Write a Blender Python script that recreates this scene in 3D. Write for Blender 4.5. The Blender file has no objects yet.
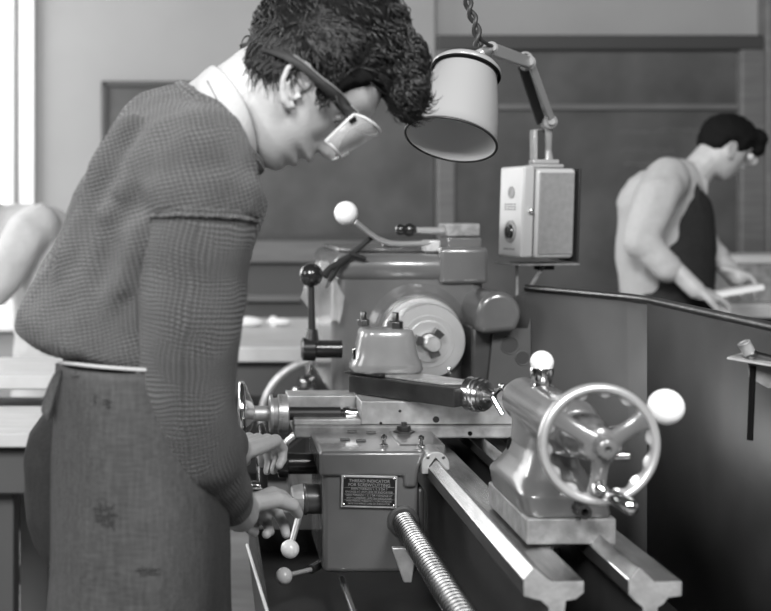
import bpy, bmesh, math, random
from mathutils import Vector, Matrix, noise
random.seed(7)
R = math.radians; PI = math.pi
V = Vector
SC = bpy.context.scene
COL = SC.collection
F = 1150.0; CZ = 1.3; VX, VY = 209.0, 209.0

def P(px, py, s):            # photograph point at a scale of s pixels per metre
    return V(((px-VX)/s, F/s, CZ+(VY-py)/s))
def Q(px, py, Y):
    return P(px, py, F/Y)

# ------------------------------------------------------------------ materials
def mat(name, base, rough=.5, metal=0., spec=.5, bump=0, bscale=60, var=0, vscale=8, emit=0, alpha=1, coat=0, trans=0, stretch=None):
    m = bpy.data.materials.new(name); m.use_nodes = True
    nt = m.node_tree; b = nt.nodes['Principled BSDF']
    b.inputs['Base Color'].default_value = (base, base, base, 1)
    b.inputs['Roughness'].default_value = rough
    b.inputs['Metallic'].default_value = metal
    b.inputs['Specular IOR Level'].default_value = spec
    b.inputs['Coat Weight'].default_value = coat
    b.inputs['Coat Roughness'].default_value = .12
    b.inputs['Alpha'].default_value = alpha
    b.inputs['Transmission Weight'].default_value = trans
    if emit:
        b.inputs['Emission Color'].default_value = (1, 1, 1, 1)
        b.inputs['Emission Strength'].default_value = emit
    tc = nt.nodes.new('ShaderNodeTexCoord'); vec = tc.outputs['Object']
    if stretch:
        mp = nt.nodes.new('ShaderNodeMapping'); mp.inputs['Scale'].default_value = stretch
        nt.links.new(vec, mp.inputs['Vector']); vec = mp.outputs['Vector']
    if var:
        n = nt.nodes.new('ShaderNodeTexNoise'); n.inputs['Scale'].default_value = vscale; n.inputs['Detail'].default_value = 6
        r = nt.nodes.new('ShaderNodeMapRange')
        r.inputs['From Min'].default_value = .3; r.inputs['From Max'].default_value = .7
        r.inputs['To Min'].default_value = max(base*(1-var), 0); r.inputs['To Max'].default_value = min(base*(1+var), 1)
        nt.links.new(vec, n.inputs['Vector']); nt.links.new(n.outputs['Fac'], r.inputs['Value'])
        nt.links.new(r.outputs['Result'], b.inputs['Base Color'])
    if bump:
        n = nt.nodes.new('ShaderNodeTexNoise'); n.inputs['Scale'].default_value = bscale; n.inputs['Detail'].default_value = 4
        bp = nt.nodes.new('ShaderNodeBump'); bp.inputs['Strength'].default_value = bump; bp.inputs['Distance'].default_value = .004
        nt.links.new(vec, n.inputs['Vector']); nt.links.new(n.outputs['Fac'], bp.inputs['Height'])
        nt.links.new(bp.outputs['Normal'], b.inputs['Normal'])
    return m

def knit(name, rot, lo, hi, uv=False, px=.0050, pz=.0040):
    m = bpy.data.materials.new(name); m.use_nodes = True
    nt = m.node_tree; b = nt.nodes['Principled BSDF']; L = nt.links.new
    b.inputs['Roughness'].default_value = .95; b.inputs['Specular IOR Level'].default_value = .1
    b.inputs['Sheen Weight'].default_value = .2; b.inputs['Sheen Roughness'].default_value = .5
    tc = nt.nodes.new('ShaderNodeTexCoord'); mp = nt.nodes.new('ShaderNodeMapping')
    mp.inputs['Rotation'].default_value = rot
    L(tc.outputs['UV' if uv else 'Object'], mp.inputs['Vector'])
    def noi(sc, det):
        n = nt.nodes.new('ShaderNodeTexNoise'); n.inputs['Scale'].default_value = sc; n.inputs['Detail'].default_value = det
        L(tc.outputs['Object'], n.inputs['Vector']); return n.outputs
    def ma(op, a, c=None, d=None):
        k = nt.nodes.new('ShaderNodeMath'); k.operation = op
        for i, v in enumerate((a, c, d)):
            if v is None: continue
            if isinstance(v, (int, float)): k.inputs[i].default_value = v
            else: L(v, k.inputs[i])
        return k.outputs[0]
    sp = nt.nodes.new('ShaderNodeSeparateXYZ'); L(mp.outputs['Vector'], sp.inputs[0])
    wp_ = noi(30, 3); big = noi(7, 2)
    x = ma('MULTIPLY_ADD', wp_['Fac'], .004, ma('MULTIPLY_ADD', big['Fac'], .03, sp.outputs['X']))
    z = ma('MULTIPLY_ADD', wp_['Fac'], -.004, ma('MULTIPLY_ADD', big['Fac'], -.03, sp.outputs['Y' if uv else 'Z']))
    c = ma('ABSOLUTE', ma('SINE', ma('MULTIPLY', x, PI/px)))
    v = ma('MULTIPLY_ADD', ma('SINE', ma('MULTIPLY_ADD', z, 2*PI/pz, ma('MULTIPLY', c, 2.4))), .5, .5)
    h = ma('MULTIPLY', ma('POWER', c, .6), ma('MULTIPLY_ADD', v, .65, .35))
    n = noi(16, 8)
    t = ma('MULTIPLY_ADD', n['Fac'], .35, h)
    r = nt.nodes.new('ShaderNodeMapRange'); r.inputs['From Max'].default_value = 1.15
    r.inputs['To Min'].default_value = lo; r.inputs['To Max'].default_value = hi
    L(t, r.inputs['Value']); L(r.outputs['Result'], b.inputs['Base Color'])
    bp = nt.nodes.new('ShaderNodeBump'); bp.inputs['Strength'].default_value = 1.0; bp.inputs['Distance'].default_value = .0035
    L(h, bp.inputs['Height']); L(bp.outputs['Normal'], b.inputs['Normal'])
    return m

def weave(name, base, var=.25, scale=260, rough=.9, worn=.0):
    m = bpy.data.materials.new(name); m.use_nodes = True
    nt = m.node_tree; b = nt.nodes['Principled BSDF']; L = nt.links.new
    b.inputs['Roughness'].default_value = rough; b.inputs['Specular IOR Level'].default_value = .2
    tc = nt.nodes.new('ShaderNodeTexCoord')
    def ns(s, st, d=5):
        mp = nt.nodes.new('ShaderNodeMapping'); mp.inputs['Scale'].default_value = st
        n = nt.nodes.new('ShaderNodeTexNoise'); n.inputs['Scale'].default_value = s; n.inputs['Detail'].default_value = d
        L(tc.outputs['Object'], mp.inputs['Vector']); L(mp.outputs['Vector'], n.inputs['Vector']); return n
    a = ns(scale, (1, 1, .12)); c = ns(scale, (.12, 1, 1)); e = ns(7, (1, 1, 1), 7)
    s1 = nt.nodes.new('ShaderNodeMath'); s1.operation = 'ADD'; L(a.outputs['Fac'], s1.inputs[0]); L(c.outputs['Fac'], s1.inputs[1])
    s2 = nt.nodes.new('ShaderNodeMath'); s2.operation = 'ADD'; L(s1.outputs[0], s2.inputs[0]); L(e.outputs['Fac'], s2.inputs[1])
    r = nt.nodes.new('ShaderNodeMapRange'); r.inputs['From Min'].default_value = 1.0; r.inputs['From Max'].default_value = 2.0
    r.inputs['To Min'].default_value = base*(1-var); r.inputs['To Max'].default_value = base*(1+var)
    L(s2.outputs[0], r.inputs['Value']); L(r.outputs['Result'], b.inputs['Base Color'])
    bp = nt.nodes.new('ShaderNodeBump'); bp.inputs['Strength'].default_value = .35; bp.inputs['Distance'].default_value = .002
    L(s1.outputs[0], bp.inputs['Height']); L(bp.outputs['Normal'], b.inputs['Normal'])
    return m

M = dict(
 paint=mat('machine_paint', .115, .28, coat=1., var=.12, vscale=12, bump=.12, bscale=25),
 paint_dk=mat('dark_machine_paint', .06, .35, coat=.4, var=.2, vscale=12, bump=.12, bscale=25),
 paint_lt=mat('pale_machine_paint', .28, .30, coat=1., var=.12, vscale=14, bump=.1, bscale=30),
 cast=mat('worn_casting', .24, .55, metal=.2, var=.35, vscale=35, bump=.3, bscale=120),
 steel=mat('ground_steel', .66, .24, metal=1, var=.18, vscale=18, stretch=(6, 1, 6)),
 slide_dk=mat('dark_slide_steel', .045, .35, metal=.5, var=.3, vscale=25),
 knock=mat('hole_shadow', .035, .6),
 steel_dk=mat('oily_steel', .13, .34, metal=1, var=.3, vscale=25),
 scraped=mat('scraped_steel', .55, .42, metal=.6, var=.2, vscale=40, bump=.1, bscale=90),
 turned=mat('turned_steel', .62, .34, metal=.65, var=.08, vscale=10),
 chrome=mat('chrome', .75, .14, metal=1),
 white=mat('white_plastic', .88, .28, coat=.3),
 cream=mat('cream_plastic', .55, .35, coat=.3),
 black=mat('black_plastic', .015, .22, coat=.4),
 blackm=mat('blackened_steel', .03, .45, metal=.3),
 void=mat('deep_black', .004, .9, spec=.1),
 plate=mat('engraved_plate', .012, .35),
 letters=mat('plate_lettering', .30, .5),
 guard_shaded=mat('guard_sheet_shaded', .036, .45, var=.25, vscale=9),  # guard sheet again, darkened to carry the shade on its side run
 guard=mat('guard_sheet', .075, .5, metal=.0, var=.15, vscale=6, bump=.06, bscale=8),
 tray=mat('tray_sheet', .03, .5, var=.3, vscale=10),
 skin=mat('skin', .44, .48, var=.07, vscale=30, bump=.1, bscale=260),
 hair_cap=mat('hair_mass', .008, .85, spec=.1),
 hair=mat('dark_hair', .012, .42, spec=.5, var=.4, vscale=40),
 eye=mat('eye_white', .7, .2), iris=mat('iris', .02, .15),
 shirt=weave('shirt_cotton', .42, .06, 500),
 knit_body=knit('knit_body', (0, R(12), 0), .002, .145, px=.0060, pz=.0048),
 knit_sleeve=knit('knit_sleeve', (0, 0, 0), .002, .14, uv=True, px=.0058, pz=.0047),
 knit_rib=knit('knit_rib', (0, 0, 0), .01, .15, uv=True, px=.006, pz=.008),
 denim=weave('apron_denim', .052, .45), denim_dk=weave('trouser_cloth', .022, .3),
 string=mat('apron_string', .42, .8), thread=mat('darning_thread', .02, .8),
 strap=mat('strap_elastic', .018, .7, bump=.3, bscale=200),
 visor=mat('visor_plastic', .62, .25, alpha=.34, coat=.4), rimp=mat('visor_rim', .6, .3, coat=.3),
 lamp=mat('lamp_enamel', .30, .3, coat=.5), lamp_in=mat('lamp_inside', .80, .5),
 glass=mat('bulb_glass', .8, .1, alpha=.5), 
 boxside=mat('box_side', .23, .45, var=.1, vscale=80), boxw=mat('box_pale', .45, .35, coat=.3),
 cord=mat('cord_rubber', .03, .5),
 bag=mat('clear_polythene', .8, .15, alpha=.22, bump=.5, bscale=20),
 wall=mat('plaster', .30, .9, var=.04, vscale=3), wallg=mat('grey_wall', .2, .9, var=.05, vscale=3),
 board=mat('blackboard', .075, .75, var=.35, vscale=3.5), wood=mat('frame_wood', .13, .6, var=.15, vscale=5, stretch=(1, 1, 8)),
 frame_dk=mat('dark_frame_wood', .045, .6), bench=mat('bench_top', .48, .6, var=.12, vscale=8, stretch=(1, 6, 1)),
 benchd=mat('bench_under', .07, .7), floor=mat('floor_boards', .26, .7, var=.2, vscale=4, stretch=(1, 5, 1)),
 trim=mat('white_trim', .8, .5), coat=weave('pale_coat', .46, .08, 120), pale=weave('pale_shirt', .42, .08, 120),
 winlit=mat('window_daylight', .8, .4, emit=1.6), leather=mat('shoe_leather', .02, .4),
)

# ------------------------------------------------------------------ mesh builder
def frame_z(d):
    d = V(d).normalized(); return d.to_track_quat('Z', 'Y').to_matrix().to_4x4()

class MB:
    def __init__(s): s.bm = bmesh.new(); s.mi = 0; s.uv = s.bm.loops.layers.uv.new('UVMap')
    def _new(s, n0f, mtx=None, verts=None):
        for f in list(s.bm.faces)[n0f:]: f.material_index = s.mi
    def box(s, lo, hi, rz=0, tilt=None):
        lo, hi = V(lo), V(hi); c = (lo+hi)/2; d = hi-lo; n = len(s.bm.faces)
        m = Matrix.Translation(c) @ Matrix.Rotation(rz, 4, 'Z')
        if tilt is not None: m = m @ tilt
        bmesh.ops.create_cube(s.bm, size=1, matrix=m @ Matrix.Diagonal((d.x, d.y, d.z, 1)))
        s._new(n); return s
    def rings(s, rings, cap=True, closed=True, us=None, vs=None):
        n = len(s.bm.faces); vr = [[s.bm.verts.new(p) for p in r] for r in rings]
        k = len(rings[0])
        for i in range(len(vr)-1):
            for j in range(k if closed else k-1):
                j2 = (j+1) % k
                f = s.bm.faces.new((vr[i][j], vr[i][j2], vr[i+1][j2], vr[i+1][j]))
                if us:
                    for lp, (a, b) in zip(f.loops, ((i, j), (i, j+1), (i+1, j+1), (i+1, j))):
                        lp[s.uv].uv = (us*b/k, vs[a])
        if cap and closed:
            s.bm.faces.new(list(reversed(vr[0]))); s.bm.faces.new(vr[-1])
        s._new(n); return s
    def tube(s, pts, r, seg=12, cap=True, uvs=False, squash=1.0, up=None):
        pts = [V(p) for p in pts]; n = len(pts)
        if not isinstance(r, (list, tuple)): r = [r]*n
        T = [(pts[min(i+1, n-1)]-pts[max(i-1, 0)]).normalized() for i in range(n)]
        u = V(up) if up is not None else V((0, 0, 1)) if abs(T[0].z) < .9 else V((1, 0, 0))
        rr = []; u = (u - T[0]*u.dot(T[0])).normalized()
        for i in range(n):
            u = (u - T[i]*u.dot(T[i])).normalized(); w = T[i].cross(u)
            rr.append([pts[i]+r[i]*(u*math.cos(2*PI*k/seg)+w*squash*math.sin(2*PI*k/seg)) for k in range(seg)])
        vs = [0]
        for i in range(1, n): vs.append(vs[-1]+(pts[i]-pts[i-1]).length)
        return s.rings(rr, cap, us=(2*PI*max(r) if uvs else None), vs=vs)
    def cyl(s, a, b, r, r2=None, seg=32): return s.tube([a, b], [r, r if r2 is None else r2], seg)
    def lathe(s, o, d, prof, seg=40, cap=True):     # prof: (distance along d, radius)
        m = Matrix.Translation(V(o)) @ frame_z(d)
        return s.rings([[m @ V((max(r, 1e-4)*math.cos(2*PI*k/seg), max(r, 1e-4)*math.sin(2*PI*k/seg), t)) for k in range(seg)] for t, r in prof], cap)
    def ball(s, c, r, sc=(1, 1, 1), seg=28, mtx=None):
        n = len(s.bm.faces); m = Matrix.Translation(V(c))
        if mtx: m = m @ mtx
        bmesh.ops.create_uvsphere(s.bm, u_segments=seg, v_segments=max(8, seg//2), radius=r, matrix=m @ Matrix.Diagonal((*sc, 1)))
        s._new(n); return s
    def prism(s, poly, d):                          # planar polygon (3D points) pushed by vector d
        n = len(s.bm.faces); a = [s.bm.verts.new(V(p)) for p in poly]; b = [s.bm.verts.new(V(p)+V(d)) for p in poly]
        s.bm.faces.new(a); s.bm.faces.new(list(reversed(b)))
        for i in range(len(a)):
            j = (i+1) % len(a); s.bm.faces.new((a[j], a[i], b[i], b[j]))
        s._new(n); return s
    def torus(s, c, d, R0, r, seg=64, rs=14, fn=None):
        m = Matrix.Translation(V(c)) @ frame_z(d); rr = []
        for i in range(seg):
            a = 2*PI*i/seg; ring = []
            for k in range(rs):
                b = 2*PI*k/rs; x, z = r*math.cos(b), r*math.sin(b)
                if fn: x, z = fn(a, b, x, z)
                ring.append(m @ V(((R0+x)*math.cos(a), (R0+x)*math.sin(a), z)))
            rr.append(ring)
        rr.append(rr[0]); return s.rings(rr, False)
    def limb(s, pts, r, seg=16, squash=1.0):
        s.tube(pts, r, seg, squash=squash)
        for p, q in zip(pts, r): s.ball(p, q*.995, seg=16)
        return s
    def build(s, name, m, parent=None, bevel=0, smooth=35, remesh=0, sm=0, subsurf=0, solid=0, label=None, bseg=2):
        me = bpy.data.meshes.new(name)
        bmesh.ops.remove_doubles(s.bm, verts=s.bm.verts, dist=1e-6)
        bmesh.ops.recalc_face_normals(s.bm, faces=s.bm.faces)
        if s.bm.verts:
            lo = V([min(v.co[i] for v in s.bm.verts) for i in range(3)]); hi = V([max(v.co[i] for v in s.bm.verts) for i in range(3)])
            c = (lo+hi)/2
        else: c = V((0, 0, 0))
        bmesh.ops.translate(s.bm, verts=s.bm.verts, vec=-c)
        s.bm.to_mesh(me); s.bm.free()
        for q in (m if isinstance(m, (list, tuple)) else [m]): me.materials.append(M[q] if isinstance(q, str) else q)
        for p in me.polygons: p.use_smooth = True
        if not (remesh or subsurf): me.set_sharp_from_angle(angle=R(smooth))
        o = bpy.data.objects.new(name, me); COL.objects.link(o)
        o['wc'] = c[:]
        if parent is not None:
            o.parent = parent; o.location = c - V(parent['wc'])
        else: o.location = c
        if solid: k = o.modifiers.new('solid', 'SOLIDIFY'); k.thickness = solid; k.offset = 0
        if remesh:
            k = o.modifiers.new('remesh', 'REMESH'); k.mode = 'VOXEL'; k.voxel_size = remesh; k.use_smooth_shade = True
        if sm: k = o.modifiers.new('smooth', 'SMOOTH'); k.iterations = sm; k.factor = .5
        if subsurf: k = o.modifiers.new('sub', 'SUBSURF'); k.levels = subsurf; k.render_levels = subsurf
        if bevel:
            k = o.modifiers.new('bevel', 'BEVEL'); k.width = bevel; k.segments = bseg; k.limit_method = 'ANGLE'; k.angle_limit = R(35); k.harden_normals = False
        if label: o['label'] = label
        return o

def root(name, loc, label, cat, group=None):
    o = bpy.data.objects.new(name, None); COL.objects.link(o); o.location = V(loc); o['wc'] = V(loc)[:]
    o.empty_display_size = .1
    return tag(o, label, cat, group)
def tag(o, label, cat, group=None):
    o['label'] = label; o['category'] = cat
    if group: o['group'] = group
    return o
def struct(o): o['kind'] = 'structure'; return o
def noise_disp(o, scale, amp):
    t = bpy.data.textures.new('cloud', 'CLOUDS'); t.noise_scale = scale
    k = o.modifiers.new('disp', 'DISPLACE'); k.texture = t; k.strength = amp; k.mid_level = .5; k.texture_coords = 'LOCAL'
    return o
def text(name, body, origin, size, m, parent, xdir=(1, 0, 0), updir=(0, 0, 1), align='CENTER', ext=.0002):
    cu = bpy.data.curves.new(name, 'FONT'); cu.body = body; cu.size = size; cu.align_x = align; cu.extrude = ext
    t = bpy.data.objects.new(name, cu); COL.objects.link(t)
    bpy.context.view_layer.update()
    me = bpy.data.meshes.new_from_object(t.evaluated_get(bpy.context.evaluated_depsgraph_get()))
    bpy.data.objects.remove(t)
    x = V(xdir).normalized(); u = V(updir).normalized(); n = x.cross(u)
    mt = Matrix((x, u, n)).transposed().to_4x4()
    me.transform(mt); me.materials.clear(); me.materials.append(M[m])
    o = bpy.data.objects.new(name, me); COL.objects.link(o); o['wc'] = V(origin)[:]
    o.parent = parent; o.location = V(origin)-V(parent['wc']); return o

# ================================================================== SETTING
WY = 5.5; WS = F/WY
def wrect(x0, y0, x1, y1, t, d=.02):     # rectangle standing d in front of the back wall, t thick
    a = P(x0, y1, WS); b = P(x1, y0, WS); return (a.x, WY-d-t, a.z), (b.x, WY-d, b.z)
b = MB(); b.box((-6, -.5, -.05), (6, WY+.2, 0)); struct(b.build('floor', 'floor'))
b = MB()
b.box((-.93, WY, 0), (6, WY+.15, 3.6)); b.box((-6, WY, 0), (-.93, WY+.15, .8)); b.box((-6, WY, 3.2), (-.93, WY+.15, 3.6))
struct(b.build('wall_back', 'wall'))
b = MB(); b.box((-6, WY+.06, .8), (-.93, WY+.075, 3.2)); w = struct(b.build('window_1', 'winlit'))
b = MB()
b.box((-.98, WY-.03, .75), (-.93, WY+.05, 3.25)); b.box((-2.2, WY-.03, .75), (-2.12, WY+.05, 3.2)); b.box((-6, WY-.05, .72), (-.9, WY+.05, .79))
b.build('window_frame', 'trim', w, bevel=.004)
b = MB(); b.box((-.90, WY-.035, .1), (-.83, WY-.001, 3.5)); struct(b.build('trim_1', 'trim', bevel=.006))
# pilaster beside the boards and the window at the right edge
b = MB(); b.box(*wrect(372, -200, 434, 84, .05, 0)); struct(b.build('trim_2', 'wall', bevel=.01))
b = MB(); b.box(*wrect(757, -200, 790, 470, .10, 0)); struct(b.build('trim_3', 'wood', bevel=.01))
b = MB(); b.box((-.93, WY-.02, 0), (6, WY-.001, .12)); struct(b.build('baseboard_back', 'benchd', bevel=.004))
b = MB(); b.box(*wrect(144, 90, 150, 128, .012, 0)); s_ = b.build('light_switch', 'cast', bevel=.003); tag(s_, 'small grey plate on the pale wall at the upper left', 'wall plate')

bb = root('blackboard', P(270, 240, WS), 'dark blackboard on the back wall, the lower one behind the young man', 'blackboard')
b = MB(); b.box(*wrect(107, 88, 432, 236, .02)); b.build('board_panel', 'board', bb)
b = MB(); b.box(*wrect(103, 83, 432, 88, .035)); b.box(*wrect(103, 83, 108, 240, .035)); b.box(*wrect(103, 235, 432, 240, .06)); b.build('board_frame', 'frame_dk', bb, bevel=.004)
bb = root('blackboard', P(590, 290, WS), 'large framed blackboard with a cross rail, behind lamp and background worker', 'blackboard')
b = MB(); b.box(*wrect(452, 52, 737, 330, .02)); b.build('board_panel', 'board', bb)
b = MB(); b.box(*wrect(434, 37, 757, 52, .07, .0)); b.build('top_rail', 'frame_dk', bb, bevel=.008)
b = MB(); b.box(*wrect(452, 105, 735, 111, .04)); b.build('cross_rail', 'wood', bb, bevel=.006)
b = MB(); b.box(*wrect(434, 52, 452, 330, .06)); b.build('stile', 'wood', bb, bevel=.008)
b = MB(); b.box(*wrect(733, 52, 757, 330, .07)); b.build('stile', 'wood', bb, bevel=.008)
ck = P(665, 138, WS)
for i, (x0, x1, yy) in enumerate(((618, 650, 132), (655, 700, 130), (620, 675, 150), (625, 655, 164))):
    a = MB(); pts = []
    for k in range(26):
        x = x0+(x1-x0)*k/25; pts.append(P(x, yy+2.2*math.sin(k*1.9)+random.uniform(-1, 1), F/(WY-.041)))
    a.tube(pts, .0008, 5); a.build('chalk_writing', 'cast', bb)
# low panelling / ledge under the left board
lp = root('wall_cabinet', P(200, 320, WS), 'long grey low cabinet with a ledge under the left blackboard', 'cabinet')
b = MB(); b.box(*wrect(60, 240, 434, 262, .10, 0)); b.build('ledge', 'wood', lp, bevel=.006)
b = MB(); b.box(*wrect(60, 262, 434, 470, .06, 0)); b.build('cabinet_body', 'benchd', lp)
b = MB(); b.box(*wrect(235, 294, 300, 300, .10, 0)); b.build('cabinet_rail', 'wood', lp, bevel=.004)

# ---- middle bench with small things
def bench(name, lo, hi, label, top='bench', th=.05, legs=()):
    t = root(name, ((lo[0]+hi[0])/2, (lo[1]+hi[1])/2, 0), label, 'workbench')
    b = MB(); b.box((lo[0], lo[1], lo[2]-th), (hi[0], hi[1], lo[2])); b.build('bench_top', top, t, bevel=.005)
    b = MB(); b.box((lo[0]+.04, lo[1]+.05, lo[2]-th-.12), (hi[0]-.04, hi[1]-.05, lo[2]-th)); b.build('apron_rail', 'benchd', t, bevel=.004)
    for x in (lo[0]+.1, hi[0]-.1):
        for y in (lo[1]+.1, hi[1]-.1):
            b = MB(); b.box((x-.045, y-.045, 0), (x+.045, y+.045, lo[2]-th)); b.build('leg', 'benchd', t, bevel=.004)
    return t
bench('workbench', (-.35, 3.75, .85), (1.25, 4.75, 0), 'pale topped workbench behind the headstock with two small pale parts on it')
for i, (px, py, rx, l) in enumerate(((246, 332, .05, 'larger pale rounded metal part on the bench behind the sleeve, left of the other'), (279, 333, .035, 'smaller pale rounded metal part on the bench behind the headstock lever'))):
    c = P(px, py, 262); c.z = .87
    b = MB(); b.ball(c, rx, (1.3, .6, .4)); b.cyl(c+V((-rx*.6, 0, -.018)), c+V((-rx*.6, 0, .02)), rx*.35); b.build('metal_part', 'trim', smooth=60)
    tag(bpy.data.objects[[o.name for o in bpy.data.objects if o.name.startswith('metal_part')][-1]], l, 'metal part', 'small parts on the middle bench')

# ---- left bench in front of coat person
lb = root('workbench', (-1.0, 3.3, 0), 'pale workbench at the left edge behind the young man', 'workbench')
b = MB(); b.box((-2.2, 3.05, .82), (-.40, 3.42, .86)); b.build('bench_top', 'bench', lb, bevel=.005)
b = MB(); b.box((-2.2, 2.62, .755), (-.37, 2.98, .79)); b.build('bench_shelf', 'bench', lb, bevel=.005)
b = MB(); b.box((-2.2, 2.66, .64), (-.40, 3.4, .745)); b.build('apron_rail', 'benchd', lb, bevel=.005)
for x, y in ((-.50, 2.75), (-.50, 3.32), (-2.0, 2.75), (-2.0, 3.32)):
    b = MB(); b.box((x-.04, y-.04, 0), (x+.04, y+.04, .65)); b.build('leg', 'benchd', lb, bevel=.004)
b = MB(); b.lathe((-.86, 4.75, 0), (0, 0, 1), [(0, .12), (.02, .14), (.30, .17), (.31, .175), (.30, .16), (.03, .13)]); 
tag(b.build('waste_bin', 'void'), 'dark round bin standing on the floor under the left workbench', 'bin')

# ---- right bench + box
bench('workbench', (1.92, 4.32, .94), (3.2, 4.95, 0), 'pale workbench at the right edge beside the background worker')
b = MB(); b.box((2.0, 4.42, .941), (2.32, 4.75, 1.09)); b.mi = 1; b.box((1.98, 4.41, 1.09), (2.34, 4.76, 1.12))
tag(b.build('wooden_box', ['cast', 'bench'], bevel=.005), 'pale lidded wooden box on the right workbench', 'box')

# ================================================================== LATHE
SX, SZ, BZ = .4834, 1.0085, .843
la = root('lathe', (.45, 2.1, 0), 'grey centre lathe with white ball levers, filling the middle of the workshop', 'lathe')
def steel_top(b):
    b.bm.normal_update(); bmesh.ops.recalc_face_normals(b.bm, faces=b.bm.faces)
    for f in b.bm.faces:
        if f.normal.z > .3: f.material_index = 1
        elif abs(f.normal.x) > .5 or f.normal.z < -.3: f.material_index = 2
Y0, Y1 = 1.416, 2.80
b = MB()
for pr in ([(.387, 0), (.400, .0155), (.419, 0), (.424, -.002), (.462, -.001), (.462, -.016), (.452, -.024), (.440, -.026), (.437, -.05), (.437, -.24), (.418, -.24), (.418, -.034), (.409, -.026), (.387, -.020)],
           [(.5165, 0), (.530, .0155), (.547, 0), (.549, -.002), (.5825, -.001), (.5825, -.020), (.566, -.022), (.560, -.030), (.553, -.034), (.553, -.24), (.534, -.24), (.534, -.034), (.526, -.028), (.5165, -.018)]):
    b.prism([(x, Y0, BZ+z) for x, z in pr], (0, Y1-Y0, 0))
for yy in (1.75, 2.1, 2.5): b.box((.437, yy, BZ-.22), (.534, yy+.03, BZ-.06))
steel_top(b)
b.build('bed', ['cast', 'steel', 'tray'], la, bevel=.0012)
# pedestals, tray, guard
b = MB(); b.box((.22, 2.55, 0), (.68, 3.25, .56)); b.build('pedestal', 'paint_dk', la, bevel=.02)
b = MB(); b.box((.30, 1.50, 0), (.66, 1.80, .56)); b.build('pedestal', 'paint_dk', la, bevel=.02)
b = MB()
b.box((.09, 1.2, .56), (.86, 2.75, .575)); b.box((.085, 1.2, .56), (.09, 2.45, .70)); b.box((.09, 2.44, .56), (.25, 2.446, .62))
b.build('chip_tray', 'tray', la)
b = MB(); b.tube([(.086, 1.2, .703), P(267, 611, 672), P(247, 545, 553)], .0028, 8); b.build('tray_rim', 'trim', la)
# bed supports between tray and rails
for y_ in (1.52, 2.6):
    b = MB(); b.box((.40, y_, .575), (.57, y_+.12, .605)); b.build('bed_foot', 'blackm', la)
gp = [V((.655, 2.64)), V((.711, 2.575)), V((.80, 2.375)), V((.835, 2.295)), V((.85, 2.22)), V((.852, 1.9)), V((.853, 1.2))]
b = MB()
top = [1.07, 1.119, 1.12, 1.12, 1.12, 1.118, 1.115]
for i0, i1, m_ in ((0, 5, 'guard'), (4, 7, 'guard_shaded')):  # one sheet in two tones, shade painted into the right-hand run
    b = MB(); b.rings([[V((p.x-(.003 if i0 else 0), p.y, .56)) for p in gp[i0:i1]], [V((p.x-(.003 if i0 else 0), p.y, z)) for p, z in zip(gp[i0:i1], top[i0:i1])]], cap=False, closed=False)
    b.build('guard_panel', m_, la, solid=.003, smooth=60, label='grey guard panel behind the tailstock, tone of the lit side' if not i0 else 'guard panel along the right side, shade painted into its dark colour')
b = MB(); b.tube([V((p.x, p.y, z+.004)) for p, z in zip(gp[1:], top[1:])], .0080, 12); b.build('guard_rail', 'steel_dk', la, smooth=50)
# end plate; solid dark discs painted as the shade in its knock-out holes
gy = 2.545
b = MB(); b.prism([(.612, gy, .86), (.630, gy, 1.036), (.705, gy, 1.036), (.712, gy, 1.06), (.712, gy, .86)], (0, .004, 0)); pl = b.build('end_plate', 'guard', la)
for (px, py, r) in ((509.5, 345, .0195), (522.5, 358, .0155), (481.5, 330.5, .004)):
    c = P(px, py, F/(gy-.001)) if r > .01 else P(px+8, py+2, F/(gy-.001))
    b = MB(); b.cyl(c, c+V((0, -.001, 0)), r*.93); b.build('hole_shade', 'knock', pl)
    b = MB(); b.torus(c, (0, 1, 0), r, .0012, 32, 8); b.build('hole_edge', 'guard', pl)

# ---- headstock
hf = 2.66
hs = MB(); hs.box((.285, hf, .845), (.64, 3.22, 1.165)); hs = hs.build('headstock', 'paint', la, bevel=.03, bseg=5)
b = MB(); b.box((.288, hf-.012, 1.130), (.560, 3.20, 1.196)); b.build('headstock_lid', 'paint', hs, bevel=.03, bseg=6)
b = MB(); b.box((.531, hf-.015, 1.128), (.643, 3.20, 1.211)); b.build('headstock_lid', 'paint', hs, bevel=.010, bseg=4)
b = MB(); b.box((.31, 2.76, 1.196), (.52, 3.15, 1.207)); b.build('inspection_cover', 'paint', hs, bevel=.004)
b = MB(); b.box((.562, 2.70, 1.209), (.640, 2.80, 1.233)); b.build('selector_base', 'paint', hs, bevel=.003)
b = MB(); b.box((.556, 2.695, 1.235), (.636, 2.79, 1.266)); b.build('selector_block', 'cast', hs, bevel=.004)
c0 = P(442, 231, 423); c1 = P(414, 230, 426)
b = MB(); b.tube([c0+V((.02, .01, 0)), c0, c1], [.009, .009, .007], 14); lv = b.build('selector_lever', 'turned', hs)
b = MB(); b.lathe(c1, (c1-c0), [(-.004, .007), (0, .012), (.010, .0165), (.020, .015), (.024, .010), (.028, .0125), (.040, .0135), (.046, .007), (.047, .001)]); b.build('lever_knob', 'black', la, smooth=60)
b = MB(); b.tube([P(356, 222, 440), P(369, 233, 438), P(378, 239, 436), P(389, 243, 434), P(400, 244, 432), P(436, 243, 428)], .0062, 12); b.build('ball_lever', 'turned', hs, smooth=70)
b = MB(); b.ball(P(346, 213, 441), .0272); b.build('ball_knob', 'white', la, label='white ball knob')
b = MB(); b.tube([P(402, 247, 431), P(395, 248, 431), P(383, 244, 433)], [.004, .005, .006], 10); b.build('lever_stop', 'cast', hs)
b = MB(); b.box(P(424, 252, 428)+V((0, -.01, 0)), P(440, 240, 428)+V((0, .03, 0))); b.build('lever_boss', 'scraped', hs, bevel=.004)
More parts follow.
